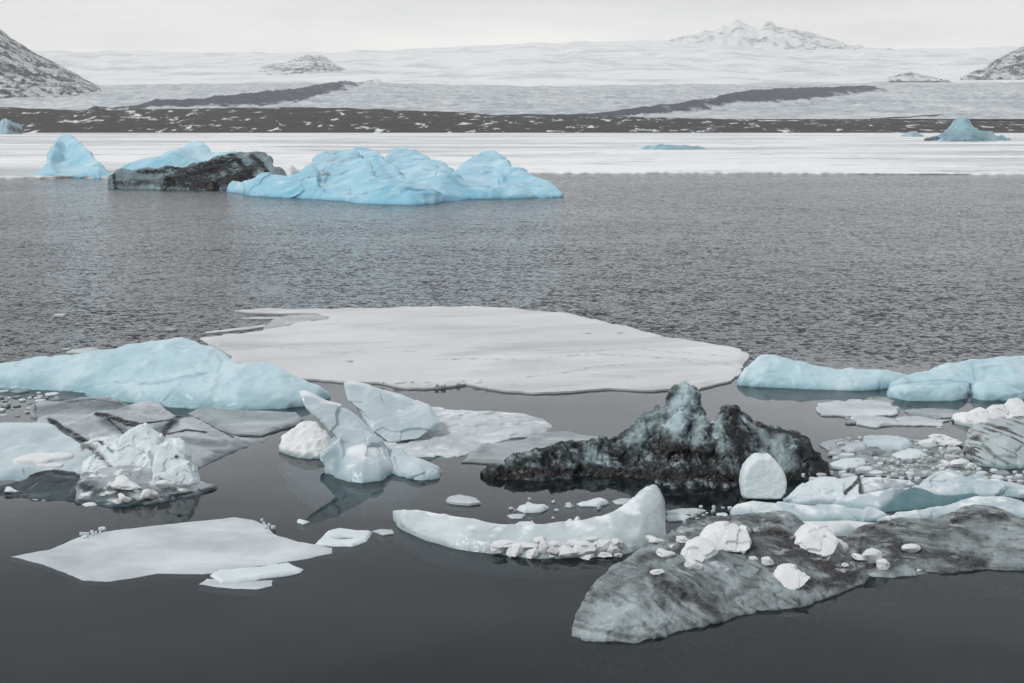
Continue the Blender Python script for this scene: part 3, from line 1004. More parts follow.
# right blue bergs
solo('iceberg', 'low blue iceberg with a blunt left end beside the large pan', 'iceberg',
     [loft('741,385 760,386.5 782,388 807,389.5 860,390.5 891,388.5 915,386', '741,381 746,373 751,365 755,358 759,354 768,353.5 779,355 798,360 813,366 845,369 879,371 900,372 915,374', t=.3, k=2.2, back=1.4, sm=1, under=.6)],
     M['blue'], .06, disp=(('scallop', .09, .7), ('fbm', .07, .8), ('ridge', .03, 2.0), ('facet', .035, 1.7)), tint=[('800,362 806,388', 1.2, .45), ('845,371 858,389', 1.4, .35), ('760,375 800,384', 4, .25)], snow=(1.0, 1.5, .5), seed=12, wet=.28, weta=.6)
solo('iceberg', 'stepped pale blue iceberg cut by a dark slit at the right frame edge', 'iceberg',
     [loft('890,393 930,393.5 969,394 1024,393 1090,393', '890,387 905,379.5 923,373 935,368 948,363.2 960,361 971,359.5 985,362 995,359 1004,357 1024,356.5 1090,352', t=.36, k=1.6, back=1.8, sm=1, under=.6),
      loft('887,397.5 907,401 954,401 968,398.5', '887,394 892,388.5 905,386.5 930,385.5 955,384.5 965,385.5 968,389', t=.25, k=3.2, back=1.0, under=.6),
      loft('972,398.5 985,400.5 1010,401 1028,399.5', '972,387 976,383 992,381.5 1004,383.5 1014,389 1028,396', t=.25, k=3, back=1.0, under=.6)],
     M['blue'], .05, disp=(('scallop', .08, .7), ('fbm', .06, .9), ('ridge', .03, 2.0), ('facet', .035, 1.7)), tint=[('905,383 940,380 968,382', 1.8, .5), ('971,362 975,380', 1.6, .5)], snow=(1.0, 1.5, .5), seed=13, strokes=[('970,384 971,398', 2.6, .95)], warp=.3, wet=.28, weta=.6)

# floes below them
FL = [('flat white floe below the low blue iceberg', '818,404 830,402.5 842,402.2 850,400.5 872,401 890,403.5 900,409 896,414.5 860,415.5 818,414.5', .10, 'pan'),
      ('narrow white floe in front of the flat white one', '851,417 862,415.8 885,416.5 897,420 899,424 880,426.5 858,424.5', .08, 'pan'),
      ('thin white strip floe ending near the snow ridge', '897,417.5 915,417 934,418.5 950,420 940,425 915,424.5 898,424', .07, 'pan'),
      ('grey wet floe between stepped iceberg and snow ridge', '902,409.5 925,408 950,409 968,413 955,417.5 930,418 908,414', .06, 'wetpan'),
      ('small floe tucked under the stepped iceberg', '868,398.5 885,397.5 898,400.5 885,403 870,402', .06, 'wetpan')]
for i, (lab, po, th, mt) in enumerate(FL):
    floe('ice_floe', lab, 'ice floe', po, th * .7, .06, M[mt], seed=20 + i, jit=.12, lip=.04, edge=.06, hump=.04)

# ------------------------------------------------------------------ left cluster
floe('ice_floe', 'glassy grey floe under the right end of the long blue iceberg', 'ice floe', '188,413 205,408 240,409.5 296,412 303,419 296,424 261,434.5 246,434 231,433.5 208,424', .07, .07, M['wetpan'], seed=31, jit=.05, lip=.05)
solo('iceberg', 'glassy grey iceberg crossed by black seams behind the white rubble', 'iceberg',
     [loft('38,448 80,458 130,466 180,471 200,468 220,458 240,449 266,442', '38,418 60,414 90,413 120,409.5 138,402 150,401 163,405 173,414.5 187,413.5 200,419 215,427 231,436 245,438 266,440.5', t=.62, k=1.1, back=.8, sm=1, under=.6, shelf=.3),
      loft('30,418 60,420 100,417 130,410', '30,407 40,402 65,400 90,398 110,399 130,405', t=.5, k=1.5, back=.5)],
     M['glassy'], .035, disp=(('fbm', .07, .9), ('scallop', .05, 1.1), ('ridge', .02, 4)), seed=15, warp=.45, keep=True,
     strokes=[('97,414 112,417 124,422 138,425', 4.5, 1), ('97,413 108,419 120,430 128,436', 2.4, .9), ('192,414 182,415 173,421 166,430 162,437', 5.5, 1), ('190,414 210,424 233,437', 2.0, 1), ('50,420 66,430 84,440 96,447', 4.2, 1), ('168,434 186,430 206,432', 1.8, .95),
              ('140,424 160,421 178,420', 1.6, .9), ('35,404 36,416', 1.2, .6), ('60,403 95,399 122,404', 1.5, .5)],
     tint=[('35,410 90,404 125,404', 9, .6), ('104,421 124,430', 9, .75), ('150,433 165,427 176,421', 8, .8), ('52,424 72,437 96,448', 8, .85), ('176,440 200,442 225,444', 6, .55), ('60,402 110,399', 4, .6)], snow=None)
solo('iceberg', 'pale blue water smoothed iceberg at the left frame edge', 'iceberg',
     [loft('-50,480 0,481 30,482 60,478 85,476 108,473', '-50,424 0,422.5 20,421 40,421 52,424 62,430 72,438 82,446 96,455 108,468', t=.6, k=1.3, back=.8, sm=2, under=.6)],
     M['slab'], .035, disp=(('fbm', .05, .9), ('scallop', .05, 1.0)), seed=16, keep=True, strokes=[('23,469 24,474', 1.2, .9)], tint=[('60,470 100,462', 6, .12)])
solo('iceberg', 'dark glassy iceberg awash below the pale blue one', 'iceberg',
     [loft('-40,496 0,497 40,500 85,503 100,502', '-40,486 0,484 12,482 22,479 33,474.5 45,472 60,470.5 78,473 92,477 100,488', t=.55, k=1.2, back=.5, under=.6, shelf=.4)],
     M['dark_glass'], .035, disp=(('fbm', .05, 1.2), ('facet', .03, 2)), seed=17, wet=0, strokes=[('10,483 30,477 50,472 75,475 95,482', 3, 1)], keep=True)
r_loc = (float(x_of(145, gD(145, 500), 0)), float(gD(145, 500)) + .6, 0)
rub = empty('iceberg', 'white rubble topped iceberg on a dark glassy keel', 'iceberg', r_loc)
ice('keel', [loft('76,504 117,507.5 152,504.5 190,498 205,493.5 216,489', '76,482 84,473 100,468 130,466 165,468 190,475 205,484 211,485.5 216,486', t=.55, k=1.4, back=.7, under=.6, shelf=.25)], M['glassy'], .03,
    disp=(('fbm', .05, 1.6), ('facet', .03, 4)), parent=rub, ploc=r_loc, seed=18, keep=True, strokes=[('80,484 100,492 130,497', 9, .55), ('110,500 150,500 200,490', 3, .9)], tint=[('80,503 118,506 152,503 190,496 214,488', 6, 1), ('84,486 98,494 120,499', 15, .85), ('150,494 190,488', 6, .7), ('120,490 150,488', 6, .5)], wet=.10, weta=1.0, snow=(.97, 1.1, .3))
ice('ice_rubble', [loft('84,482 100,487 125,491 150,494 180,490 194,484', '84,462 95,452 110,446 130,440 150,440 170,446 184,456 194,474', t=.45, k=1.3, back=.5),
                   slab('114,470 115,446 118,438 126,431 134,427 141,425 148,430 158,437.5 163,450 161,470 138,476', (138, 482), .5, gy=-.012),
                   slab('150,488 152,460 158,444 168,439 176,442 183,447 188,458 193,472 196,484 180,490', (174, 491), .45, gy=-.010),
                   slab('78,452 79,445 88,439.5 100,437.5 110,436.5 118,441 122,456 112,466 100,456 88,449', (100, 472), .4, gy=-.016),
                   slab('133,470 141,456 148,450 152,460 152,476 142,478', (143, 484), .3, gy=-.01)], M['white'], .022,
    disp=(('facet', .045, 1.5), ('fbm', .03, 1.4), ('facet', .02, 5)), parent=rub, ploc=r_loc, seed=19, smooth_it=1, sharp=26, keep=True, wet=0, decim=.10,
    strokes=[('82,446 92,450 100,456', 6, .7), ('98,454 106,463 116,471', 4, .8), ('150,478 158,480 168,482', 4, .9), ('172,456 177,457', 2.4, .8), ('120,480 140,482', 3, .7), ('98,440 112,452', 2, 1)], warp=.8)

# ------------------------------------------------------------------ centre broken berg
c_loc = (float(x_of(375, gD(375, 478), 0)), float(gD(375, 478)) + 1.0, 0)
cb = empty('iceberg', 'broken blue iceberg with two tilted slabs and a flat shelf', 'iceberg', c_loc)
SLD = (('fbm', .035, 1.3), ('scallop', .03, 1.6), ('ridge', .01, 6))
ice('slab', [slab('297,392 304,391.5 311,394 324,401 339,405 350,411 358,417 371,430 381,441 390,454 394,466 384,474 360,474 345,462 340,450 336,437 325,424 312,413 303,405', (366, 476), .42, gy=-.021, gx=.006, taper=.8),
             loft('325,473 334,477 348,481.5 362,483 380,481 395,474 398,468', '325,466 332,456 338,446 345,441.5 360,440 375,444 386,452 395,462 398,466', t=.38, k=2.6, back=.5),
             slab('319,458 331,444 340,438 345,452 338,470 328,473', (332, 474), .5, gy=-.012, gx=-.015)],
    M['slab'], .022, disp=(('facet', .05, 1.3), ('fbm', .04, 1.1)), parent=cb, ploc=c_loc, seed=21, smooth_it=2, keep=True, sharp=24, decim=.035, tint=[('322,462 335,450 337,465', 8, .75), ('334,472 360,478 388,472', 6, .35)], snow=(.80, .98, .10))
ice('slab', [slab('343,383 350,382 357,383 377,389 406,398 430,407 436,414 437,421 425,428 400,434 378,432 370,422 363,413 354,407 347,400', (385, 446), .42, gy=-.027, gx=.004, taper=.85),
             slab('352,404 372,396 400,402 430,410 440,424 420,440 390,444 372,432', (395, 447), .5, gy=-.03, taper=.9)],
    M['slab'], .022, disp=(('facet', .05, 1.3), ('fbm', .04, 1.1)), parent=cb, ploc=c_loc, seed=22, smooth_it=2, keep=True, sharp=24, decim=.035, wet=0, snow=(.9, 1.05, .1))
ice('slab', [loft('384,470 400,476 421,481 436,478.5 446,472', '384,444 392,445 401,448 412,454 424,460 436,465 444,468 446,470', t=.4, k=2.2, back=.5)],
    M['slab'], .026, disp=(('facet', .045, 1.6),) + SLD, parent=cb, ploc=c_loc, seed=23, smooth_it=2, sharp=24, decim=.06)
ice('shelf', [loft('372,452 395,456 424,458.5 447,459 465,455.5 485,447 506,440 530,436 545,433 552,428', '372,420 400,416 430,407.5 450,409 465,410 490,411 509,412.3 525,414 538,417.5 547,422 552,425', t=.82, k=1.15, back=.5, under=.4),
              loft('485,436 510,438.5 530,437 549,430', '485,431 505,429 525,427 540,424.5 549,425', t=.5, k=2, back=.3)],
    M['pan'], .03, disp=(('fbm', .03, 1.8), ('facet', .03, 2.2)), parent=cb, ploc=c_loc, seed=24, snow=(1.0, 1.2, .35), wet=0, keep=True, strokes=[('430,413 480,415 540,421', 8, .22), ('420,440 470,430', 4, .2)])
ice('snow_lump', [loft('280,452 289,456 304,458.5 319,459 331,456', '280,444 283,436 290,431 297,425 304,420.5 311,421 318,424 326,431 331,439', t=.35, k=1.8, back=.4)],
    M['snow'], .022, disp=(('fbm', .05, 2.5), ('scallop', .04, 4.5)), parent=cb, ploc=c_loc, seed=25, keep=True)
floe('underwater_ice', '', '', '286,452 312,456 330,462 390,470 440,470 436,482 410,492 380,498 345,496 310,486 292,472', -.16, .08, M['blue'], parent=cb, ploc=c_loc, seed=26, jit=.12, under=.6, hump=.06, edge=.5)

floe('ice_floe', 'thin wet grey floe behind the left end of the black iceberg', 'ice floe', '462,461 470,453 480,446 503,442 524,439 545,434 570,433 606,437 612,446 600,453 560,458 520,461 505,463.5', .06, .07, M['wetpan'], seed=33, jit=.06, lip=.06)

# ------------------------------------------------------------------ black clear berg
def LEFTB(px, py):
    return sstep(742, 712, px) * .85 + .15


def RIGHTB(px, py):
    return sstep(705, 730, px)


solo('iceberg', 'black glassy iceberg with sharp clear crest in the centre right', 'iceberg',
     [loft('483,477 505,480 530,481 573,477 610,476 650,480 676,488 700,487', '483,472 491,469 503,468 512,458 529,451.5 547,448.5 564,445 580,444 601,443 615,436.5 632,428 648,413 656,409 664.5,404 669,397 674,390.5 679,387 684,383 690,386 696,390 704,394 708,405 702,420 700,440', t=.34, k=1.4, back=.9, under=.5, shelf=.2),
      loft('690,488 720,487 745,483 800,481 830,475', '690,430 700,412 706,414 711,419 715,423.5 719,416 723,409 729,410 734,408 743,413 757,420 768,424 776,427 792,431.5 807,440 811,451 820,456 829,461 830,471', t=.24, k=1.15, back=.8, under=.5, shelf=.2)],
     M['clear'], .021, disp=(('facet', .09, (2.0, 2.0, 1.0), LEFTB), ('facet', .06, (1.2, 1.2, .5), RIGHTB), ('ridge', .075, (4.2, 4.2, 1.7), LEFTB), ('ridge', .05, (4.5, 4.5, .8), RIGHTB), ('facet', .03, (4, 4, 2.0), LEFTB)), seed=27, smooth_it=1, flat=True, decim=.06, keep=True, warp=.9, wet=0,
     strokes=[('490,476 560,472 650,474 740,480 828,474', 9, 1), ('655,448 690,455 720,462', 16, .75), ('734,412 738,440 745,470', 11, .95), ('808,445 822,465', 9, .9), ('757,424 800,436', 3.5, .9), ('515,462 560,456', 7, .6)],
     tint=[('684,386 680,408 672,428', 17, 1), ('632,440 645,425 660,412', 11, .6), ('702,415 694,445', 8, .7), ('778,440 788,474', 15, .55), ('760,428 768,445', 6, .45), ('590,452 605,458', 9, .7), ('718,418 722,465', 6, .55), ('530,462 540,470', 7, .4), ('808,474 815,478', 6, .5)], snow=(1.25, 1.5, .9))
floe('ice_floe', 'small white floe alone before the broken blue iceberg', 'ice floe', '445,500 449,496 459,494.5 468,496 476,498 480,502 470,503.5 452,502', .09, .04, M['pan'], seed=34, jit=.03)
solo('ice_lump', 'egg shaped white ice lump standing upright before the black iceberg', 'ice lump',
     [slab('742,497 741,485 742,476 744.5,469 748.5,464 753,460 757,457 762,456.5 765.5,457.5 771,456 774,459 778,463 783,469 786.5,476 788,485 787,494 782,501 745,501', (764, 500), .55, gy=-.008, taper=.72)],
     M['white'], .022, disp=(('fbm', .025, 2.5), ('fbm', .012, 9)), seed=28, smooth_it=4, keep=True)

# ------------------------------------------------------------------ crescent
solo('iceberg', 'crescent shaped milky white iceberg ending in a tall fin', 'iceberg',
     [loft('393,520 400,530 424,540 459,550 494,554.5 534,558.5 577,558 613,557 643,550 666,538', '393,510 402,508 424,511 446,514 470,518 490,521.5 508,524 525,524.6 545,524 564,522 583,519.5 599,516 609,513 617,508 626,502 635,495.5 645,489 654,483 657,485 661,493 663,502 666,518', t=.40, k=1.9, back=.45, sm=1, under=.45, shelf=.12),
      ],
     M['crescent'], .024, disp=(('fbm', .045, 1.2), ('scallop', .03, 1.6), ('ridge', .008, 6)), seed=29, smooth_it=3, keep=True,
     strokes=[('396,517 404,527 420,535', 3.0, .3), ('400,520 401,526', 2, .35)], snow=(.93, 1.05, .2))

# ------------------------------------------------------------------ foreground dirty bergs
solo('iceberg', 'nearest dirty iceberg with a grey bulging nose and brown sediment bands', 'iceberg',
     [loft('572,636 588,639 616,641.5 640,643 657,639 685,629.5 716,622.5 738,614 777,610 800,604.5 832,595 864,583', '572,628 577,617 585,601 588,594 592,589.5 602,580 609,576 613,568 627,560.5 643,551.5 657,540 668,536 685,528 699,521 732,516 755,513 782,513 800,521 815,530 830,545 845,556 855,565 864,574', t=.60, k=1.9, back=.9, under=.6, sm=1, shelf=-.1),
      loft('600,600 640,612 690,612 720,600', '600,584 625,572 655,566 690,574 720,590', t=.5, k=1.6, back=.5),
      loft('660,590 720,590 760,585 790,575', '660,560 690,545 725,533 760,540 790,562', t=.5, k=1.5, back=.5)],
     M['dirty'], .026, disp=(('fbm', .08, 1.1), ('ridge', .05, (1.2, 2.4, 2.4)), ('facet', .03, 3.2), ('ridge', .016, 7)), seed=35, smooth_it=2, keep=True, warp=.8,
     strokes=[('650,572 672,588 700,602 718,616', 12, .85), ('690,585 715,605', 8, .6), ('590,600 608,592 630,582 655,570', 6, .5), ('780,545 800,552 830,562 850,572', 20, .95), ('750,545 770,560 800,580 840,585', 16, .8),
              ('640,560 660,552 690,550', 10, .7), ('755,535 775,530 795,540', 9, 1), ('760,575 730,598', 12, .5), ('580,626 610,634 640,640 660,634', 5, .55), ('690,520 740,516 780,520', 8, .7)],
     bands=[((.75, .65, .25), 6.5, -.12, .42, .75), ((.70, .70, .2), 2.6, .0, .45, .7)], wet=0, tint=[('592,628 620,606 650,592', 24, .75), ('640,628 670,612', 16, .6), ('702,556 725,575 742,592', 15, .55), ('690,604 700,618', 9, .4)], snow=(1.0, 1.25, .35))
solo('iceberg', 'low brown streaked dirty iceberg at the right frame edge', 'iceberg',
     [loft('838,572 851,571.5 870,574 892,577 930,574 960,570.5 989,569 1024,570 1090,573', '838,548 850,538 862,530 872,526 895,520 916,522 935,520 948,518 960,512 971,508.5 983,508.5 995,511.5 1010,517 1024,522 1090,528', t=.62, k=1.5, back=.9, under=.6, sm=1)],
     M['dirty_low'], .028, disp=(('fbm', .07, 1.0), ('ridge', .06, (1.0, 2.6, 2.6)), ('facet', .03, 3.2), ('ridge', .016, 7)), seed=36, smooth_it=2, keep=True, warp=.9,
     strokes=[('865,530 890,535 900,560 885,572', 14, .8), ('890,545 930,553 960,560 985,562', 12, .85), ('955,522 980,512 1005,518', 7, .9), ('930,536 955,530 985,540', 9, .6), ('1000,545 1024,555', 9, .4), ('893,524 880,522', 4, 1), ('860,545 870,565', 10, .8)],
     bands=[((.25, .8, .5), 7.5, -.12, .4, .8), ((.3, .8, .5), 3.0, 0, .4, .6)], wet=0, tint=[('955,545 1000,535 1024,530', 10, .5), ('980,560 1024,560', 8, .5)], snow=(1.02, 1.3, .35))
# pale ridges behind them
solo('iceberg', 'smooth pale rounded ridge of ice behind the nearest dirty iceberg', 'iceberg',
     [loft('731,516 755,519 800,521 843,522.5 886,520', '731,511 738,502.5 746,500 755,499 775,501.5 800,504.5 825,505 843,506.5 860,507.5 875,510 886,515', t=.45, k=1.9, back=.4, sm=1)],
     M['slab'], .026, disp=(('fbm', .04, 1.5), ('facet', .03, 1.8), ('scallop', .02, 2.2)), seed=37, keep=True, snow=(.92, 1.1, .3))
solo('iceberg', 'pale sloping slab above the low brown streaked iceberg', 'iceberg',
     [loft('878,523 900,525 950,522 1000,519 1024,521 1090,526', '878,519 901,513.5 925,508.5 948,503.5 962,499 977,494 990,495 1004,497 1024,501 1090,508', t=.5, k=1.6, back=.4, sm=1)],
     M['slab'], .028, disp=(('fbm', .045, 1.3), ('facet', .03, 1.8), ('scallop', .025, 2)), seed=38, keep=True, snow=(.92, 1.1, .3), strokes=[('960,515 985,510 1005,514', 5, .9), ('1005,512 1024,520', 3, .5)])
solo('iceberg', 'dark teal wedge of wet ice between the pale ridges', 'iceberg',
     [loft('882,512.5 900,511 925,508.5 950,505 980,499', '882,509 890,500 901,491.5 913,486.5 925,489 936,494 950,495 965,493.5 980,492.5', t=.4, k=1.3, back=.3)],
     ice_material('wet_teal_ice', [(.3, (.10, .19, .21)), (.7, (.20, .31, .33))], 1.2, None, rough=.2, bump=((5, .2, .03),)), .024, disp=(('fbm', .025, 2),), seed=39,
     strokes=[], snow=None)
solo('iceberg', 'twin peaked pale blue iceberg behind the dark teal wedge', 'iceberg',
     [loft('905,494 930,497 960,497.5 1000,497 1024,498 1090,500', '905,489 916,485 926,479 936,473.5 943,470.5 950,470 960,473 966,477 972,474.5 977,473 983,475.5 989,479 1005,483 1024,487.5 1090,496', t=.42, k=1.3, back=.5, sm=0)],
     M['slab'], .024, decim=.08, sharp=26, disp=(('fbm', .04, 1.4), ('facet', .06, 2.0), ('facet', .02, 5)), seed=40, keep=True, snow=(.9, 1.05, .3))
solo('iceberg', 'slanting light blue slab left of the dark teal wedge', 'iceberg',
     [loft('832,508 850,510.5 880,511 893,506 903,494', '832,502 846,498.5 862,494 880,490.5 895,487.5 901,487 903,490', t=.45, k=1.5, back=.4)],
     M['slab'], .024, disp=(('fbm', .03, 1.6),), seed=41, keep=True, snow=(.92, 1.1, .3))
solo('iceberg', 'rounded white iceberg with a dark cracked right end by the egg shaped lump', 'iceberg',
     [loft('782,503 800,505 830,505 862,503', '782,500 788,497 798,487 807,480.5 818,478 828,477 840,479 850,477.5 857,476 861,484 862,492', t=.42, k=1.7, back=.4)],
     M['white'], .024, disp=(('fbm', .035, 1.6), ('facet', .025, 3)), seed=42, keep=True, strokes=[('860,478 853,486 846,493', 3.5, .95), ('860,476 861,492', 3, .9), ('790,497 830,502', 3, .25)])
solo('iceberg', 'flat grey white slab right of the dark crack', 'iceberg',
     [loft('861,496 880,497 905,493 918,489', '861,478 870,476.5 885,477 900,478.5 912,480.5 918,484', t=.5, k=2, back=.4)],
     M['glassy'], .024, disp=(('fbm', .03, 1.6), ('facet', .02, 3)), seed=43, keep=True, snow=(.85, 1.05, .3))
# right banded berg with its snow ridge
b_loc = (float(x_of(1010, gD(1010, 468), 0)), float(gD(1010, 468)) + .8, 0)
solo('iceberg', 'grey iceberg with slanting brown bands and a blunt end, right frame edge', 'iceberg',
     [loft('965,457 977,465 1006,470 1024,468 1095,470', '965.5,447 967.5,436 971,427 989,421.5 1006,418 1024,416.5 1095,410', t=.40, k=2.6, back=.9, under=.5)],
     M['banded'], .022, disp=(('fbm', .05, 1.3), ('step', .03, (1.3, .6, 3.4)), ('facet', .03, 2.5), ('ridge', .015, 6)), seed=44, keep=True, warp=.5, smooth_it=1,
     bands=[((.45, .15, .88), 6.0, -.12, .30, 1.0), ((.47, .15, .86), 13.0, .0, .3, .8)], strokes=[('983,445 995,456 1008,464', 4, .6)])
solo('snow_ridge', 'jagged white snow ridge lying behind the brown banded iceberg', 'snow ridge',
     [loft('953,424 965,427 985,428 1005,424 1030,420', '953,416.5 957,412.5 966,412 974,411.5 980,408.5 988,407 996,405.5 1006,402 1013,399.5 1018,399.5 1022,402 1026,409 1030,414', t=.4, k=1.4, back=.4)],
     M['snow'], .025, disp=(('facet', .06, 3), ('fbm', .05, 2)), seed=45, keep=True, sharp=40)

# ------------------------------------------------------------------ front floes
floe('ice_floe', 'flat pale grey floe with a pointed left tip in the left foreground', 'ice floe',
     '11,556.5 51,548.6 78,537 105,531 140,527 176,523 234,516.8 254,519 269,525 273,533 297,541 315,544 332,547.5 332,552.5 297,560 250,567 203,573.5 156,572.5 137,576.5 113,580 95,580.5 82,579.5 66,572 47,564',
     .03, .05, M['pan'], seed=50, jit=.035, hump=.012, edge=.10, under=.08, keep=True, rim=.2)
floe('ice_floe', 'narrow white floe touching the front edge of the pale grey floe', 'ice floe', '211,574 219,569.5 250,568.5 270,566 289,563 303,568 300,571 285,574 262,577 240,581 219,583', .06, .03, M['white'], seed=51, jit=.04, hump=.025, edge=.06, rim=.3, lip=.02)
floe('ice_floe', 'small wet grey floe, lowest and nearest in the left foreground', 'ice floe', '200,584 207,578 235,580.5 273,579.5 271,585 255,588.5 234,588', .022, .03, M['pan'], seed=52, jit=.03, rim=.2)
floe('ice_floe', 'white ring shaped floe with a water hole', 'ice floe', '315,543.5 322,538 328,531 340,528 355,530 371,531 369,536 366,540.5 351,545.5 332,545', .06, .025, M['white'], seed=53, jit=.03, edge=.05, lip=.03, rim=.3,
     holes=('334,538 345,536.5 357,537.5 350,539.5 338,539.8',))
floe('ice_floe', 'small grey floe by the left tip of the crescent', 'ice floe', '372,531 380,529 393,529.5 395,533 384,534.5', .04, .03, M['pan'], seed=54, jit=.02)
SM = [('tiny shard floating above the pale grey floe', '297,521 300,518 304,519.5 310,521 304,523', .08, 'white'),
      ('lumpy white floe behind the crescent, left of the pair', '518,507.5 526,504 531,500.5 535,504 549,505.5 540,509.5 525,510', .14, 'white'),
      ('slushy broken floe close behind the crescent', '506,515 515,513 526,513.5 523,517.5 512,518', .04, 'pan'),
      ('slim white floe before the black iceberg reflection', '577,502.5 590,500 600,498.5 609,501.5 598,504.5 582,504.5', .10, 'white'),
      ('small slim floe between two white floes', '564,505.5 570,504 575,505 571,506.5', .05, 'pan'),
      ('pale floe beside the tall fin', '611,500.5 620,498.5 632,499.5 628,503.5 615,503.5', .05, 'pan'),
      ('thin white slab lying on the back edge of the crescent', '512,524.5 516,522.5 534,521.5 536,525', .10, 'white'),
      ('little white block peeking over the crescent middle', '563,521.5 568,519 574,520 572,523', .12, 'white'),
      ('little white block next to its twin over the crescent', '573,519.5 577,517 581,518.5 579,521', .12, 'white'),
      ('flat pale floe right of the fin', '666,511 680,508.5 695,508 706,510 700,513 680,514 668,514.5', .06, 'pan'),
      ('narrow slab floe right of the fin', '664,516 680,514.5 692,515.5 685,519.5 668,520', .08, 'white')]
for i, (lab, po, th, mt) in enumerate(SM):
    floe('ice_floe', lab, 'ice floe', po, th * .7, .03, M[mt], seed=60 + i, jit=.035, edge=.06, hump=.03, lip=.03, rim=.3)

# ------------------------------------------------------------------ chunks
def chunk_mesh(seed, flat=1.0, rnd=True):
    r = np.random.default_rng(seed)
    q = r.normal(size=(15, 3))
    q /= np.linalg.norm(q, axis=1)[:, None]
    q *= r.uniform(.75, 1.0, (15, 1))
    bm = bmesh.new()
    for v in q * .5:
        bm.verts.new(v)
    bmesh.ops.convex_hull(bm, input=bm.verts)
    used = [v for v in bm.verts if v.link_faces]
    ix = {v: i for i, v in enumerate(used)}
    V = np.array([v.co[:] for v in used])
    Fc = [tuple(ix[v] for v in f.verts) for f in bm.faces]
    bm.free()
    V, Fc, E = remesh(V, Fc, .045)
    V = lap(V, E, 6)
    N = normals_of(V, Fc)
    V = V + N * (.10 * fbm(V, 2.2, 3, seed) + .05 * fbm(V, 6, 3, seed + 3))[:, None]
    V, Fc = decimate(V, Fc, .07)
    V -= (V.min(0) + V.max(0)) / 2
    V /= (V.max(0) - V.min(0))
    V[:, 2] += .5
    me = mesh_of(V, Fc, 'ice_chunk')
    me.materials.append(M['snow'])
    me.shade_smooth()
    me.set_sharp_from_angle(angle=math.radians(24))
    return me


CH = [chunk_mesh(100 + i) for i in range(8)]


def patch_mesh(seed):
    a = np.linspace(0, 2 * math.pi, 40, endpoint=False)
    V, Fc = [(0, 0, .30)], []
    for j, r in enumerate((.4, .7, .9, 1.0, 1.02)):
        for t_ in a:
            q = r * (.42 + .08 * math.sin(2 * t_ + seed) + .05 * math.sin(5 * t_ + 2 * seed))
            V.append((q * math.cos(t_), q * math.sin(t_), (.28, .24, .16, .04, -.4)[j]))
    for i in range(40):
        Fc.append((0, 1 + i, 1 + (i + 1) % 40))
        for j in range(4):
            b0, b1 = 1 + 40 * j, 41 + 40 * j
            Fc.append((b0 + i, b1 + i, b1 + (i + 1) % 40, b0 + (i + 1) % 40))
    me = mesh_of(np.array(V), Fc, 'snow_patch')
    me.materials.append(M['snow'])
    me.shade_smooth()
    return me


def hit(px, py):
    dx, dy, dz = ray(px, py)
    d = Vector((float(dx), float(dy), float(dz))).normalized()
    o = Vector((0, 0, H))
    best = None
    for b in BVHS:
        r = b.ray_cast(o, d)
        if r[0] is not None and (best is None or r[3] < best[1]):
            best = (r[0], r[3])
    tw = -H / d.z
    if best is None or best[1] > tw:
        return o + d * tw, False
    return best[0], True


def chunk(px, py, w, h, label, group=None, mesh=None, name='ice_chunk', sink=.25, rot=None, yk=.75, mat=None, cat='ice chunk'):
    """a lump w by h pixels whose base is centred on the pixel"""
    p, on = hit(px, py)
    dep = p.y * CP + (H - p.z) * SP
    wm, hm = w * dep / F, h * dep / F
    me = mesh or random.choice(CH)
    o = bpy.data.objects.new(name, me)
    COL.objects.link(o)
    el = math.atan2(H, p.y)
    ym = wm * yk
    zm = max(.03, (hm - ym * math.sin(el) * .75) / math.cos(el))
    o.scale = (wm, ym, zm)
    o.rotation_euler = (0, 0, random.uniform(-.4, .4) if rot is None else rot)
    o.location = (p.x, p.y + ym * (.05 if on else .25), p.z - zm * sink if on else -zm * sink)
    tag(o, label, cat, group)
    return o


# rubble along the crescent's front
RB = [(499, 550, 14, 10, 0), (507, 544, 24, 8, 1), (517, 553, 16, 12, 0), (534, 556, 13, 11, 0), (525, 546, 20, 7, 0), (545, 553, 11, 20, 0), (556, 551, 17, 14, 0), (568, 555, 22, 16, 0), (585, 551, 18, 14, 0), (589, 557, 15, 7, 0),
      (601, 548, 13, 11, 0), (605, 556, 12, 6, 0), (612, 552, 12, 13, 0), (617, 546, 11, 9, 0), (576, 545, 14, 8, 0), (594, 541, 10, 7, 0), (618, 557, 7, 5, 0), (552, 557, 6, 4, 0), (540, 540, 12, 6, 0)]
for (x, y, w, h, k) in RB:
    chunk(x, y, w * 1.35, h * 1.3, 'white snow chunk in the rubble along the front of the crescent iceberg', 'rubble on the crescent iceberg', sink=.3)
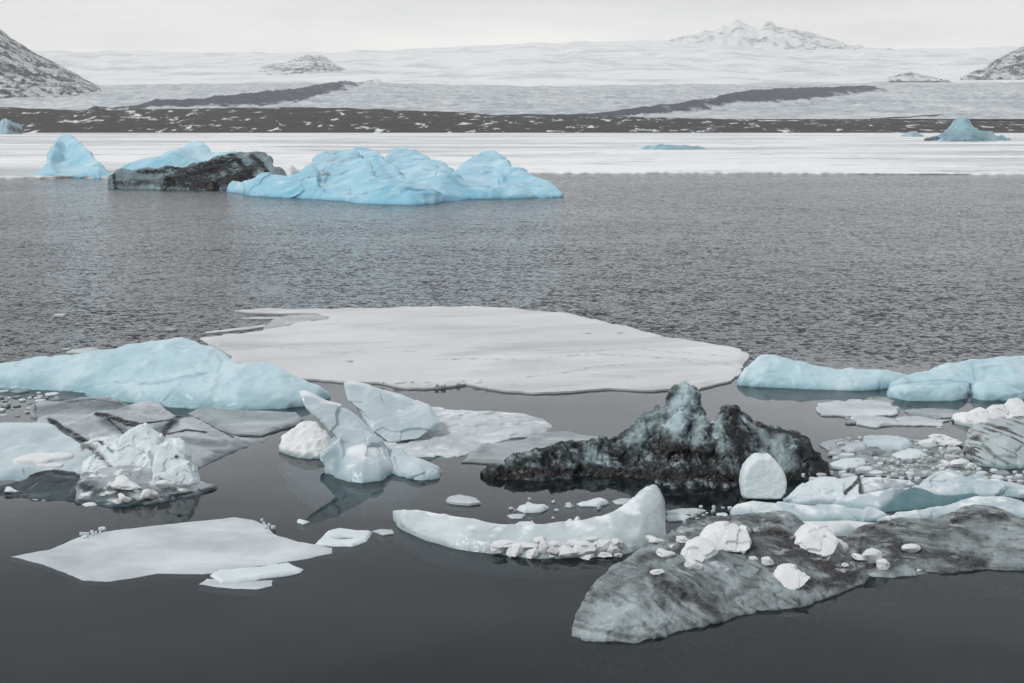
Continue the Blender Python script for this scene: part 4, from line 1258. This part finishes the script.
# lumps on the nearest dirty berg and its right neighbour
LN = [('white rounded chunk at the fin foot on the dirty iceberg', 666, 556, 20, 14), ('small bright wedge on the grey nose of the dirty iceberg', 657, 573, 16, 8), ('pale chunk leaning on the base of the crescent fin', 656, 541, 20, 10),
      ('tall white chunk joining two snow lumps', 695, 567, 20, 16),
      ('white angular chunk right of the broad snow lump', 843, 551, 14, 20),
      ('white chunk at the left of the trio by the brown slope', 862, 559, 22, 10), ('upright chunk in the middle of the trio', 872, 561, 20, 22), ('round chunk at the right of the trio', 884, 567, 17, 14),
      ('lone white chunk on the brown streaked iceberg', 911, 551, 19, 14), ('tiny white pebble of ice near the waterline on the right', 919, 571, 6, 4), ('little white chunk below the broad snow lump', 845, 566, 8, 6),
      ('small chunk near the fin foot among the grit', 683, 541, 14, 9), ('smaller chunk on the gritty back of the dirty iceberg', 690, 546, 8, 6), ('pale pebble of ice on the back of the dirty iceberg', 672, 547, 7, 5),
      ('white flake under the large pale snow lump', 754, 559, 10, 5), ('grey gravelly ice block beside the dark hollow', 768, 563, 14, 11)]
for lab, x, y, w, h in LN:
    chunk(x, y, w, h, lab, 'snow chunks on the dirty icebergs', sink=.3)
for lab, po, bx, th, sd in (('large pale snow lump on top of the nearest dirty iceberg', '699,542 706,532 716,528.5 728,527.5 740,529 750,533 753,541 753,549 746,554 735,552 722,550 708,551', (728, 551), .45, 81),
                        ('white sloping snow chunk left of the large pale lump', '679,565 683,556 690,546 699,540 711,545 719,553 708,557 702,567 690,570', (695, 566), .35, 82),
                        ('bright white lozenge chunk low on the brown sediment', '775,578 780,571 791,569.5 803,572 811,579 804,587 793,592 783,587', (793, 588), .3, 83),
                        ('broad white snow lump at the junction of dirty icebergs', '796,549 800,539 806,533 815,529.5 826,530 835,534 839,541 837,549 833,555 823,558 808,554', (819, 554), .45, 84)):
    q_ = hit(*bx)[0]
    tag(ice('ice_chunk', [slab(po, bx, th, gy=-.016, D=q_.y, taper=.8)], M['snow'], .018, disp=(('facet', .035, 3), ('fbm', .03, 3.5)), seed=sd, smooth_it=2, wet=0, decim=.08, sharp=24), lab, 'ice chunk', 'snow chunks on the dirty icebergs')
# lumps of the left cluster
LC = [('long white slab chunk on the front of the rubble', 127, 487, 38, 17), ('small white chunk above the long slab chunk', 121, 474, 14, 9), ('white chunk low on the keel left of centre', 125, 501, 15, 12), ('white chunk low on the keel at centre', 147, 497, 18, 14),
      ('pale chunk at the right of the keel', 163, 487, 16, 12), ('tiny white chunk near the keel edge', 137, 492, 9, 7), ('white crumb on the left of the keel', 92, 505, 22, 4), ('white crumb between keel chunks', 156, 480, 9, 7)]
for lab, x, y, w, h in LC:
    chunk(x, y, w, h, lab, 'chunks on the rubble iceberg', sink=.25)
chunk(43, 456, 54, 20, 'smooth bright oval patch of snow on the pale blue iceberg', name='snow_patch', sink=.12, cat='snow patch', mesh=patch_mesh(1), rot=.1, yk=.95)
chunk(48, 464, 36, 8, 'thin white strip of snow under the oval patch', name='snow_patch', sink=.12, cat='snow patch', mesh=patch_mesh(3), rot=.05, yk=.5)
chunk(12, 491, 18, 7, 'little white chunk awash in the left frame corner', sink=.3)
# snow bank at the junction of the two dirty bergs
solo('snow_bank', 'smooth white snow bank at the waterline between dirty icebergs', 'snow bank',
     [loft('838,573 855,575.5 875,577 893,577.5', '838,566 850,567 865,570 880,573 893,575.5', t=.5, k=1.6, back=.3)], M['snow'], .02, disp=(('fbm', .015, 3),), seed=70)
solo('snow_bank', 'drift of snow filling the gap behind the broad snow lump', 'snow bank',
     [loft('770,532 790,535 820,537 850,536 878,530', '770,524 790,521.5 820,522 850,521 878,523', t=.6, k=1.5, back=.4)], M['snow'], .024, disp=(('fbm', .02, 2),), seed=71)

# ------------------------------------------------------------------ brash ice
def pan_proto(seed):
    r = np.random.default_rng(seed)
    n = 9
    a = np.sort(r.uniform(0, 2 * math.pi, n)) if False else (np.arange(n) + r.uniform(-.3, .3, n)) * 2 * math.pi / n
    rad = r.uniform(.32, .5, n)
    poly = np.stack([rad * np.cos(a), rad * np.sin(a)], 1)
    V, fs = floe_mesh(poly, .12, .05, jit=.02, seed=seed, hump=.03, edge=.07, under=.1, hs=3, ground=False)
    me = mesh_of(V, fs, 'ice_fragment')
    me.shade_smooth()
    me.set_sharp_from_angle(angle=math.radians(40))
    return me


PAN = {k: [] for k in ('pan', 'wetpan', 'white')}
for k in PAN:
    for i in range(4):
        me = pan_proto(200 + i + 10 * len(k))
        me.materials.append(M[k])
        PAN[k].append(me)


def brash(region, n, wlo, whi, label, group, mix=('pan', 'pan', 'white', 'wetpan'), flat=.45, seed=0, zk=1.0, z0=0.0):
    r = random.Random(seed)
    P = pts(region)
    xs, ys = [p[0] for p in P], [p[1] for p in P]
    placed = []
    tries = 0
    while len(placed) < n and tries < 4000:
        tries += 1
        x, y = r.uniform(min(xs), max(xs)), r.uniform(min(ys), max(ys))
        if not in_poly(x, y, P):
            continue
        w = wlo + (whi - wlo) * r.random() ** 2.2
        if any(abs(x - a) < .5 * (w + c) and abs(y - b) < .13 * (w + c) for a, b, c in placed):
            continue
        placed.append((x, y, w))
        D = float(gD(x, y))
        s = w * (D * CP + H * SP) / F
        o = bpy.data.objects.new('ice_fragment', r.choice(PAN[r.choice(mix)]))
        COL.objects.link(o)
        o.location = (float(x_of(x, D, 0)), D, r.uniform(-.015, .03) * zk + z0)
        o.scale = (s * r.uniform(.9, 1.2), s * r.uniform(.55, .9), max(.25, s * r.uniform(.6, 1.4)) * zk)
        o.rotation_euler = (r.uniform(-.08, .08), r.uniform(-.06, .06), r.uniform(-.5, .5))
        tag(o, label, 'ice fragment', group)


floe('slush_sheet', 'grey slush sheet between the black and the banded icebergs', 'slush', '822,441 850,437 900,438 940,444 962,450 975,470 1000,474 1060,474 1060,484 985,478 940,474 900,478 850,474 838,462 828,450', .03, .09, M['wetpan'], seed=80, jit=.14, hump=.03,
     dirt_noise=(-.25, .3, (.8, 2.5, 1), .7))
BR = [('long rounded pale blue floe in the brash', '862,443 866,438 880,437 900,437.5 911,441 913,446 900,448.5 872,448', .18, 'slab'),
      ('flat white floe beside the tip of the black iceberg', '831,463 840,459.5 855,459 866,459.5 866,465 848,467.5 833,466', .10, 'white'),
      ('pale lens floe at the left of the brash', '840,448.5 852,445 866,445.5 868,450 853,451', .08, 'pan'),
      ('brown stained floe in the middle of the brash', '862,452 870,448.5 880,449 884,453.5 872,455', .10, 'dirty'),
      ('pale floe under the brown stained one', '892,454 905,449.5 920,450 927,454 915,458 898,458', .10, 'white'),
      ('dark wet floe near the black iceberg tip', '820,444 832,441.5 838,446 828,450', .06, 'glassy')]
for i, (lab, po, th, mt) in enumerate(BR):
    floe('ice_floe', lab, 'ice floe', po, th, .05, M[mt], seed=90 + i, jit=.05, edge=.08, hump=.05, lip=.05)
for x, y, w_, h_ in ((931, 447, 20, 11), (945, 446, 24, 10), (957, 447, 18, 8), (939, 440, 18, 8), (952, 441, 16, 6), (949, 468, 12, 9), (961, 469, 18, 13), (972, 470, 11, 9), (955, 459, 10, 5)):
    chunk(x, y, w_ * 1.15, h_ * 1.1, 'broken white snow block heaped in brash beside the banded iceberg', 'blocks beside the banded iceberg', sink=.15)
brash('826,446 850,438 905,440 960,447 968,462 985,472 1060,474 1060,486 960,480 900,476 850,474 836,462', 170, 4, 20, 'small flat ice fragment in the slush between black and banded icebergs', 'brash ice on the right', seed=4, z0=.035, zk=1.2, mix=('pan', 'white', 'white', 'wetpan', 'pan'))
brash('808,404 850,398 890,401 900,415 950,410 965,418 950,428 880,430 850,424', 14, 5, 16, 'thin ice scrap among floes below the blue icebergs', 'scraps below the blue icebergs', seed=5, mix=('pan', 'wetpan'))
brash('0,391 55,393 62,404 45,416 0,418', 34, 6, 24, 'slushy ice fragment behind the left cluster of icebergs', 'brash ice on the left', seed=6, mix=('pan', 'wetpan', 'wetpan', 'white'))
brash('800,478 858,470 905,472 925,480 905,488 862,480 812,484', 26, 5, 18, 'white ice fragment jammed behind the rounded white iceberg', 'fragments behind the white iceberg', seed=14, z0=.05, zk=1.5, mix=('white', 'white', 'pan'))
brash('76,538.5 105,530.5 112,531.5 80,541', 9, 3, 9, 'tiny ice crumb on the upper left edge of the pale grey floe', 'crumbs on the pale grey floe', seed=15, z0=.05, mix=('white',))
brash('258,520 270,524 275,531 268,532', 5, 3, 8, 'tiny ice crumb on the upper right edge of the pale grey floe', 'crumbs on the right of the pale grey floe', seed=16, z0=.05, mix=('white',))
brash('668,524 700,505 742,510 730,522 700,520 672,540', 22, 4, 14, 'ice crumb on water between crescent fin and dirty iceberg', 'crumbs beside the fin', seed=7, mix=('white', 'pan'))
brash('500,508 520,500 612,500 640,506 600,512 530,522', 14, 2, 8, 'tiny ice crumb floating behind the crescent', 'crumbs behind the crescent', seed=8, mix=('pan',))
brash('375,386 480,383 520,388 440,389', 16, 6, 18, 'small ice plate jammed against the front edge of the large pan', 'plates at the edge of the large pan', seed=9, mix=('white', 'pan'), zk=1.3, z0=.085)
brash('60,310 200,322 205,345 100,356 60,352', 6, 6, 16, 'thin ice scrap on the ruffled water left of the large pan', 'scraps left of the large pan', seed=10, mix=('wetpan', 'pan'))
brash('820,412 830,470', 0, 1, 2, '', '')

# ------------------------------------------------------------------ air
hz = bpy.data.meshes.new('haze')
bm = bmesh.new()
bmesh.ops.create_cube(bm, size=1.0)
for v in bm.verts:
    v.co = (v.co.x * 34000, (v.co.y + .5) * 15500 - 300, (v.co.z + .5) * 1755 - 5.2)
bm.to_mesh(hz)
bm.free()
ho = bpy.data.objects.new('haze', hz)
COL.objects.link(ho)
ho['kind'] = 'stuff'
t = NT('misty_air')
v = t.n('ShaderNodeVolumePrincipled')
v.inputs['Color'].default_value = (.98, .975, .965, 1)
v.inputs['Density'].default_value = 7e-5
v.inputs['Anisotropy'].default_value = .2
t.link(v.outputs[0], t.out.inputs['Volume'])
hz.materials.append(t.m)

# ------------------------------------------------------------------ sky, sun, camera
SUN_EL, SUN_AZ = math.radians(50), math.radians(243)      # azimuth clockwise from +Y: behind the camera, to the left
w = bpy.data.worlds.new('World')
SC.world = w
w.use_nodes = True
nt = w.node_tree
nt.nodes.clear()


def N(ty, **kw):
    nd = nt.nodes.new(ty)
    for k, v_ in kw.items():
        setattr(nd, k, v_)
    return nd


def Lk(a, b_):
    nt.links.new(a, b_)


out = N('ShaderNodeOutputWorld')
bg = N('ShaderNodeBackground')
bg.inputs['Strength'].default_value = .1
sky = N('ShaderNodeTexSky', sky_type='NISHITA')
sky.sun_disc = False
sky.sun_elevation = SUN_EL
sky.sun_rotation = SUN_AZ
sky.air_density = 1.5
sky.dust_density = 4.0
tc = N('ShaderNodeTexCoord')
sp = N('ShaderNodeSeparateXYZ')
Lk(tc.outputs['Generated'], sp.inputs[0])
# cloud deck: brightness by height above the horizon, broken by soft streaks
rp = N('ShaderNodeValToRGB')
cr = rp.color_ramp
stops = [(0.0, (1.18, 1.15, 1.085)), (.055, (1.10, 1.075, 1.02)), (.105, (.76, .757, .745)), (.15, (1.14, 1.17, 1.21)), (.235, (1.27, 1.325, 1.40)), (.32, (.56, .595, .65)), (.44, (.36, .39, .435)), (1.0, (.70, .73, .77))]  # band above the frame is brightened to lift the water's reflection
while len(cr.elements) < len(stops):
    cr.elements.new(.5)
for e, (p_, c_) in zip(cr.elements, stops):
    e.position = p_
    e.color = (*c_, 1)
Lk(sp.outputs['Z'], rp.inputs['Fac'])
mp = N('ShaderNodeMapping')
mp.inputs['Scale'].default_value = (2.2, 2.2, 13)
Lk(tc.outputs['Generated'], mp.inputs['Vector'])
nz = N('ShaderNodeTexNoise')
nz.inputs['Scale'].default_value = 1.6
nz.inputs['Detail'].default_value = 7
nz.inputs['Roughness'].default_value = .55
Lk(mp.outputs['Vector'], nz.inputs['Vector'])
r2 = N('ShaderNodeValToRGB')
r2.color_ramp.elements[0].position, r2.color_ramp.elements[1].position = .35, .65
r2.color_ramp.elements[0].color = (.74, .755, .77, 1)
r2.color_ramp.elements[1].color = (1.14, 1.135, 1.12, 1)
Lk(nz.outputs['Fac'], r2.inputs['Fac'])
mu = N('ShaderNodeMix', data_type='RGBA', blend_type='MULTIPLY')
mu.inputs[0].default_value = 1.0
Lk(rp.outputs['Color'], mu.inputs[6])
Lk(r2.outputs['Color'], mu.inputs[7])
# unseen part of the deck behind the viewer is dimmed to darken ice fronts
mr = N('ShaderNodeMapRange')
mr.inputs['From Min'].default_value, mr.inputs['From Max'].default_value = -.7, .6
mr.inputs['To Min'].default_value, mr.inputs['To Max'].default_value = 6.2, 10.0
Lk(sp.outputs['Y'], mr.inputs['Value'])
sc10 = N('ShaderNodeVectorMath', operation='SCALE')
Lk(mr.outputs[0], sc10.inputs['Scale'])
Lk(mu.outputs[2], sc10.inputs[0])
mx = N('ShaderNodeMix', data_type='RGBA')
mx.inputs[0].default_value = .93
Lk(sky.outputs[0], mx.inputs[6])
Lk(sc10.outputs[0], mx.inputs[7])
Lk(mx.outputs[2], bg.inputs['Color'])
Lk(bg.outputs[0], out.inputs['Surface'])

sl = bpy.data.lights.new('sun', 'SUN')
sl.energy = 1.5
sl.angle = math.radians(10)
sl.color = (1.0, .985, .965)
so = bpy.data.objects.new('sun', sl)
COL.objects.link(so)
d = Vector((math.sin(SUN_AZ) * math.cos(SUN_EL), math.cos(SUN_AZ) * math.cos(SUN_EL), math.sin(SUN_EL)))
so.rotation_euler = (-d).to_track_quat('-Z', 'Y').to_euler()
so.location = (-20, -30, 60)

cam = bpy.data.cameras.new('camera')
co = bpy.data.objects.new('camera', cam)
COL.objects.link(co)
cam.sensor_width = 36
cam.lens = F / 1024 * 36
cam.clip_end = 30000
cam.clip_start = .5
co.location = (0, 0, H)
co.rotation_euler = (math.radians(90) - PITCH, 0, 0)
SC.camera = co

vs = SC.view_settings
vs.view_transform = 'Standard'
vs.look = 'None'
vs.exposure = .17
vs.gamma = 1
SC.render.engine = 'CYCLES'
SC.cycles.max_bounces = 10
SC.cycles.diffuse_bounces = 5
SC.cycles.transparent_max_bounces = 12
SC.cycles.volume_bounces = 2
SC.cycles.use_denoising = True
SC.cycles.sample_clamp_indirect = 6
